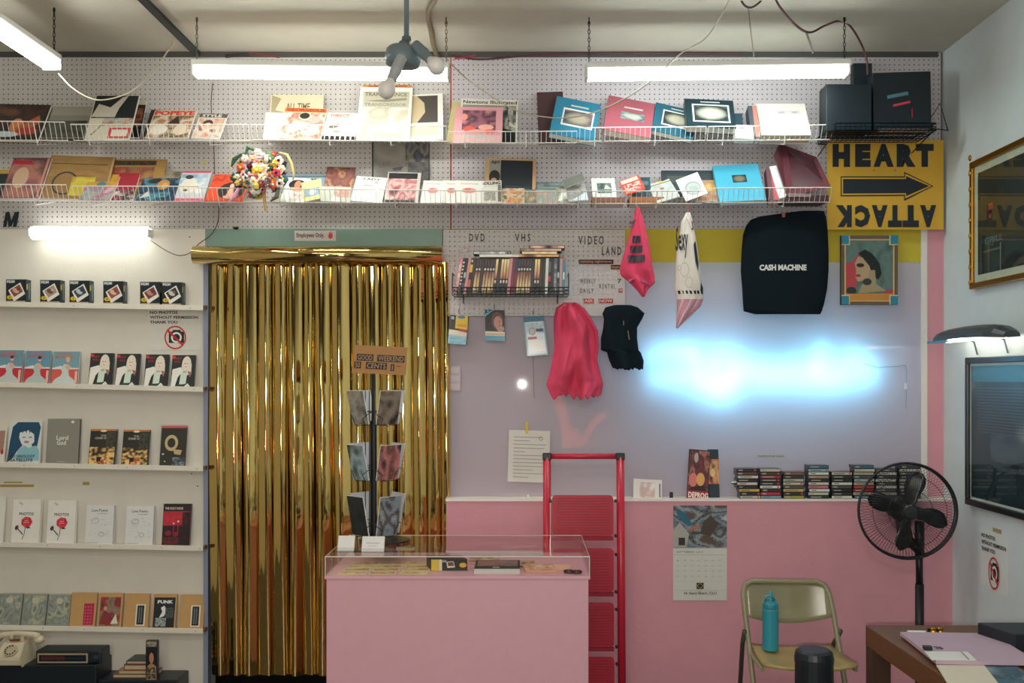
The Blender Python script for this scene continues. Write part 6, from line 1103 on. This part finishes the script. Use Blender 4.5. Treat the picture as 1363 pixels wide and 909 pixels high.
for k, an in enumerate((1.75, .22, 3.3, 4.75)):
    m = MB(); vs = []; n_ = 10
    for i in range(n_+1):
        t = .12+.72*i/n_; wv = .52*math.sin(PI*min(1,(i/n_)*.78+.18))**.6*(1 if i < n_ else .55)
        for j in range(5):
            u = (j/4-.5)*2; aa = an+u*wv*(.9 if t > .3 else 1.4)*.75+.15*t; p = hub+(fx*math.cos(aa)+fz*math.sin(aa))*Rf*t+fa*(u*.022*(1.1-t*.6)); vs.append(p)
    fs = [(i*5+j, i*5+j+1, (i+1)*5+j+1, (i+1)*5+j) for i in range(n_) for j in range(4)]
    m.add(vs, fs, '#171c1f'); o = m.build('blade', 'semig', r, smooth=True); sd = o.modifiers.new('t','SOLIDIFY'); sd.thickness = .003
MB().lathe([(.03,0),(.055,.01),(.062,.04),(.058,.10),(.035,.13)], hub-fa*.085, FK, -fa, 20).build('motor', 'satin', r, smooth=True)
mt = hub-fa*.13; bx = at(1221,0,Yn+.12).x
MB().tube([mt+Vector((0,0,-.03)), (mt.x+.01,mt.y,mt.z-.13), (bx,Yn+.10,mt.z-.2)], .026, FK, 12).build('neck', 'satin', r, smooth=True)
MB().tube([(bx,Yn+.10,mt.z-.18), (bx+.003,Yn+.10,.62)], .017, FK, 12).build('pole', 'satin', r, smooth=True)
MB().tube([(bx+.003,Yn+.10,.95), (bx+.003,Yn+.10,.78)], .023, FK, 12).build('collar', 'satin', r, smooth=True)
MB().tube([(bx+.003,Yn+.10,.64), (bx+.003,Yn+.10,.03)], .021, FK, 12).build('lower_pole', 'satin', r, smooth=True)
MB().lathe([(.19,0),(.19,.012),(.06,.03),(.03,.05)], (bx,Yn+.10,0), FK, (0,0,1), 28).build('base', 'satin', r)
# ---------------- folding chair
BG = '#8f8a6c'
Yb_ = -.62; Yfr = -1.12
def cp(px, py, Y): return at(px, py, Y)
r = thing('folding_chair', 'beige metal folding chair standing against the pink wall', 'chair', (at(1050,0,-.8).x, -.85, 0))
# back frame: one bent tube from floor to top and down again
tl_, tr_ = cp(989,790,Yb_), cp(1104,794,Yb_)
ztopc = at(0,773.5,Yb_).z; seatz = .455
xl_, xr_ = tl_.x, tr_.x
def fy(z): return Yb_-(ztopc-z)*.36
def side(sx, x0): # front legs lean forward to floor
    return [(x0+sx*.03*(1-z/ztopc)*-1, fy(z), z) for z in (.012,.25,.46,.6,.7)]
L = side(1, xl_); R_ = side(-1, xr_)
L = [(xl_+.012,fy(.012),.012),(xl_+.012,fy(.3),.3),(xl_+.006,fy(.46),.46),(xl_-.002,fy(.6),.6),(xl_-.004,fy(ztopc-.05),ztopc-.05),(xl_+.008,fy(ztopc-.015),ztopc-.015),(xl_+.04,fy(ztopc),ztopc)]
R_ = [(xr_+.03,fy(.012),.012),(xr_+.022,fy(.3),.3),(xr_+.012,fy(.46),.46),(xr_+.002,fy(.6),.6),(xr_-.006,fy(ztopc-.06),ztopc-.06),(xr_-.022,fy(ztopc-.02),ztopc-.02),(xr_-.055,fy(ztopc)-.0,ztopc-.003)]
MB().tube(L+R_[::-1], .0115, BG, 10).build('back_frame', 'semig', r, smooth=True)
m = MB(); vs = []; nu, nv = 14, 8
zb2 = at(0,829,Yb_-.03).z
for j in range(nv+1):
    v = j/nv
    for i in range(nu+1):
        u = i/nu; x = xl_+.006+(xr_-xl_-.008)*u; lowz = zb2+.035*abs(2*u-1)**2; hiz = ztopc-.003-.03*(abs(2*u-1)**6); z = lowz+(hiz-lowz)*v
        vs.append((x, fy(z)+.035*math.sin(PI*u)-.004, z))
m.add(vs, [(j*(nu+1)+i, j*(nu+1)+i+1, (j+1)*(nu+1)+i+1, (j+1)*(nu+1)+i) for j in range(nv) for i in range(nu)], BG)
o = m.build('backrest', 'gloss', r, smooth=True); sd = o.modifiers.new('t','SOLIDIFY'); sd.thickness = .006; sd.offset = 0
# seat pan with upturned edge
m = MB(); ys0, ys1 = fy(.46)+.05, fy(.46)-.30; xa_, xb_ = xl_+.028, xr_-.012
sv = []; ns = 12
for j in range(ns+1):
    t = j/ns; y = ys0+(ys1-ys0)*t; e = 0 if t < .8 else ((t-.8)/.2)**2*.06; wx = .0 if t > .05 else .01
    for i in range(9): u = i/8; x = xa_-.02*t+e+(xb_-xa_+.055*t-2*e)*u; sv.append((x, y, seatz-.012+.010*abs(2*u-1)**3-.012*math.sin(PI*t)))
m.add(sv, [(j*9+i, (j+1)*9+i, (j+1)*9+i+1, j*9+i+1) for j in range(ns) for i in range(8)], '#a8945c'); o = m.build('seat', 'semig', r, smooth=True); sd = o.modifiers.new('t','SOLIDIFY'); sd.thickness = .014
for sx, x0_ in ((-1,xl_),(1,xr_+.012)):
    MB().tube([(x0_+sx*.012,ys0-.04,.52), (x0_+sx*.004,ys0+.04,.44), (x0_-sx*.0,ys0+.16,.012)], .0105, '#4c4a3c', 8).build('rear_leg', 'semig', r, smooth=True)
    MB().tube([(x0_-sx*.012,ys0-.02,seatz-.03), (x0_-sx*.006,ys1+.05,seatz-.035)], .009, BG, 8).build('seat_rail', 'semig', r)
MB().tube([(xl_+.006,fy(.2),.2), (xr_+.02,fy(.2),.2)], .008, BG, 8).build('front_brace', 'semig', r)
MB().tube([(xl_,ys0+.11,.17), (xr_+.012,ys0+.11,.17)], .008, BG, 8).build('rear_brace', 'semig', r)
for x0_, yy, nm in ((xl_+.012,fy(.012),'a'),(xr_+.03,fy(.012),'b'),(xl_,ys0+.16,'c'),(xr_+.012,ys0+.16,'d')): MB().lathe([(.014,0),(.014,.025)], (x0_,yy,0), '#2c2a26', (0,0,1), 10).build('foot_cap', 'satin', r)
# bottle on the seat
TL = '#2f93a6'; Yo = ys0-.07; cb_ = at(1025.5,0,Yo); cb_.z = seatz-.012+.001
r = thing('water_bottle', 'teal water bottle standing on the folding chair', 'bottle', cb_)
hb = at(0,810,Yo).z-cb_.z; rb = 10.6*(D+Yo)/FPX
MB().lathe([(rb*.93,0),(rb,.006),(rb,hb*.97),(rb*.94,hb)], cb_, TL, (0,0,1), 20).build('body', 'satin', r)
MB().lathe([(rb*.96,hb+.001),(rb*.98,hb+.010),(rb*.95,hb+.022),(rb*.6,hb+.035)], cb_, '#2a8598', (0,0,1), 20).build('lid', 'satin', r)
MB().tube([cb_+Vector((-rb*.6,0,hb+.03)), cb_+Vector((-rb*.55,0,hb+.055)), cb_+Vector((rb*.2,0,hb+.06)), cb_+Vector((rb*.5,0,hb+.035))], .006, TL, 8).build('carry_loop', 'satin', r, smooth=True)
MB().lathe([(.007,hb+.035),(.006,hb+.07),(.002,hb+.082)], cb_, '#38a4b8', (0,0,1), 10).build('spout', 'satin', r)
# black cylinder in front of the chair
Yk = -1.45; kx = at(1083.5,0,Yk).x; rk_ = 25*(D+Yk)/FPX; hk = at(0,864,Yk).z
r = thing('black_canister', 'tall black cylinder with a rounded top standing in front of the chair', 'canister', (kx,Yk,0))
MB().lathe([(rk_*.9,0),(rk_,.01),(rk_,hk-.06),(rk_*1.0,hk-.05)], (kx,Yk,0), '#141c22', (0,0,1), 28).build('body', 'satin', r)
MB().lathe([(rk_*1.02,hk-.0495),(rk_*1.03,hk-.03),(rk_*.96,hk-.008),(rk_*.8,hk)], (kx,Yk,0), '#1a2228', (0,0,1), 28).build('cap', 'satin', r)
for k in range(16):
    an = PI+PI*(k+.5)/16; MB().box((kx+rk_*math.cos(an)-.0015,Yk+rk_*math.sin(an)-.002,.08), (kx+rk_*math.cos(an)+.0015,Yk+rk_*math.sin(an)+.001,hk-.12), '#0c1216').build('groove_rib', 'satin', r)
# ---------------- table
WD = '#6a4426'; zt3 = .74; yB3 = CAMZ and (FPX*(CAMZ-zt3)/(832-CY)-D); yF3 = yB3-1.15; xT = at(1152,0,yB3).x; xT2 = XR-.045
r = thing('wooden_table', 'brown wooden table at the lower right corner', 'table', ((xT+xT2)/2,(yB3+yF3)/2,0))
sk = .03
m = MB(); m.ob((xT,yB3,zt3-.075), (xT2-xT,0,0), (sk,yF3-yB3,0), (0,0,.075), WD); m.build('tabletop', 'wood', r, bevel=.002)
for lx, ly in ((xT+.001,yB3-.0725),(xT2-.07,yB3-.0725),(xT+sk,yF3+.001),(xT2-.07,yF3+.001)): MB().box((lx,ly,0), (lx+.066,ly+.07,zt3-.076), '#402a1c').build('leg', 'wood', r)
def tl(name, label, cat, pts, h, col, items=None, z=zt3+.0008, finish='paper', part='sheet'):
    """flat thing on the table from three pixel corners: near-left, near-right, far-left, projected on height z"""
    def on(px, py): d = FPX*(CAMZ-z)/(py-CY); return Vector(((px-CX)*d/FPX, d-D, z))
    O, A_, B_ = (on(*p) for p in pts); rr = thing(name, label, cat, (O+A_)/2)
    MB().ob(O, A_-O, B_-O, (0,0,h), col).build(part, finish, rr)
    if items: MB().art(O+Vector((0,0,h)), A_-O, B_-O, items, .0008).build('print', finish, rr)
    return rr
tl('magazine', 'teal and blue magazine under the lilac pad at the picture corner', 'magazine', ((1290,925),(1400,925),(1253,888)), .004, '#3c6878', [('g',0,0,1,1,12,8,pal(['#345c70','#88a0a8','#2c4858','#50808c'],3,3)), ('r',.1,.6,.3,.8,'#c8ccc0')], part='cover')
tl('papers', 'cream paper sheets fanned under the lilac pad', 'paper', ((1262,912),(1330,912),(1246,886)), .003, '#d4ccb8', z=zt3+.0055)
zq = zt3+.009
rr = tl('lilac_pad', 'large lilac pad of drawing paper lying on the wooden table', 'pad', ((1246,884),(1382,886),(1198,845.5)), .012, '#b8a0b0', z=zq, part='cover')
tl('white_card', 'white card clipped to the left side of the lilac pad', 'card', ((1240,878.5),(1300,879.5),(1230,867)), .0015, '#dcdcd8', [('r',.82,.05,.86,.95,'#8a8a8c')], z=zq+.0132)
c = Vector(((1237-CX)*(FPX*(CAMZ-zq)/(870-CY))/FPX, FPX*(CAMZ-zq)/(870-CY)-D, zq+.0155)); 
r = thing('binder_clip', 'black binder clip on the edge of the lilac pad', 'clip', c); MB().ob(c+Vector((-.022,-.012,0)), (.026,-.004,0), (.004,.024,0), (0,0,.010), '#15191c').build('clip_body', 'satin', r); MB().tube([c+Vector((.018,-.006,.004)), c+Vector((.04,-.012,.004)), c+Vector((.04,.006,.004)), c+Vector((.018,.01,.004))], .0015, '#20262a', 5).build('handle', 'metal', r)
def ont(px, py, z=zt3): d = FPX*(CAMZ-z)/(py-CY); return Vector(((px-CX)*d/FPX, d-D, z))
a_, b_ = ont(1208,846), ont(1232,846.5); tag(MB().tube([a_+Vector((0,0,.010)), b_+Vector((0,0,.010))], .009, '#dcdcd8', 10).build('paper_roll', 'paper'), 'small white paper roll lying behind the lilac pad', 'roll')
c = ont(1247,845); r = thing('brass_figurine', 'tiny brass and black trinket pair near the back of the wooden table', 'trinket', c)
for dx in (-.012, .013): MB().lathe([(.010,0),(.012,.008),(.009,.016),(.011,.022),(.004,.027)], c+Vector((dx,0,.0005)), '#c8902c' if dx < 0 else '#a87828', (0,0,1), 10).build('bead', 'metal', r)
MB().box(c+Vector((-.026,.01,.0005)), c+Vector((.026,.018,.02)), '#14181a').build('backing', 'satin', r)
c = ont(1350,868); MB_ = MB().ob(c+Vector((0,0,.0008)), (.2,0,0), (-.05,.16,0), (0,0,.06), '#182026'); o = MB_.build('black_case', 'satin', bevel=.004); tag(o, 'black case at the right edge of the picture on the table', 'case')

for _o in list(bpy.data.objects):
    if '_w' in _o: del _o['_w']
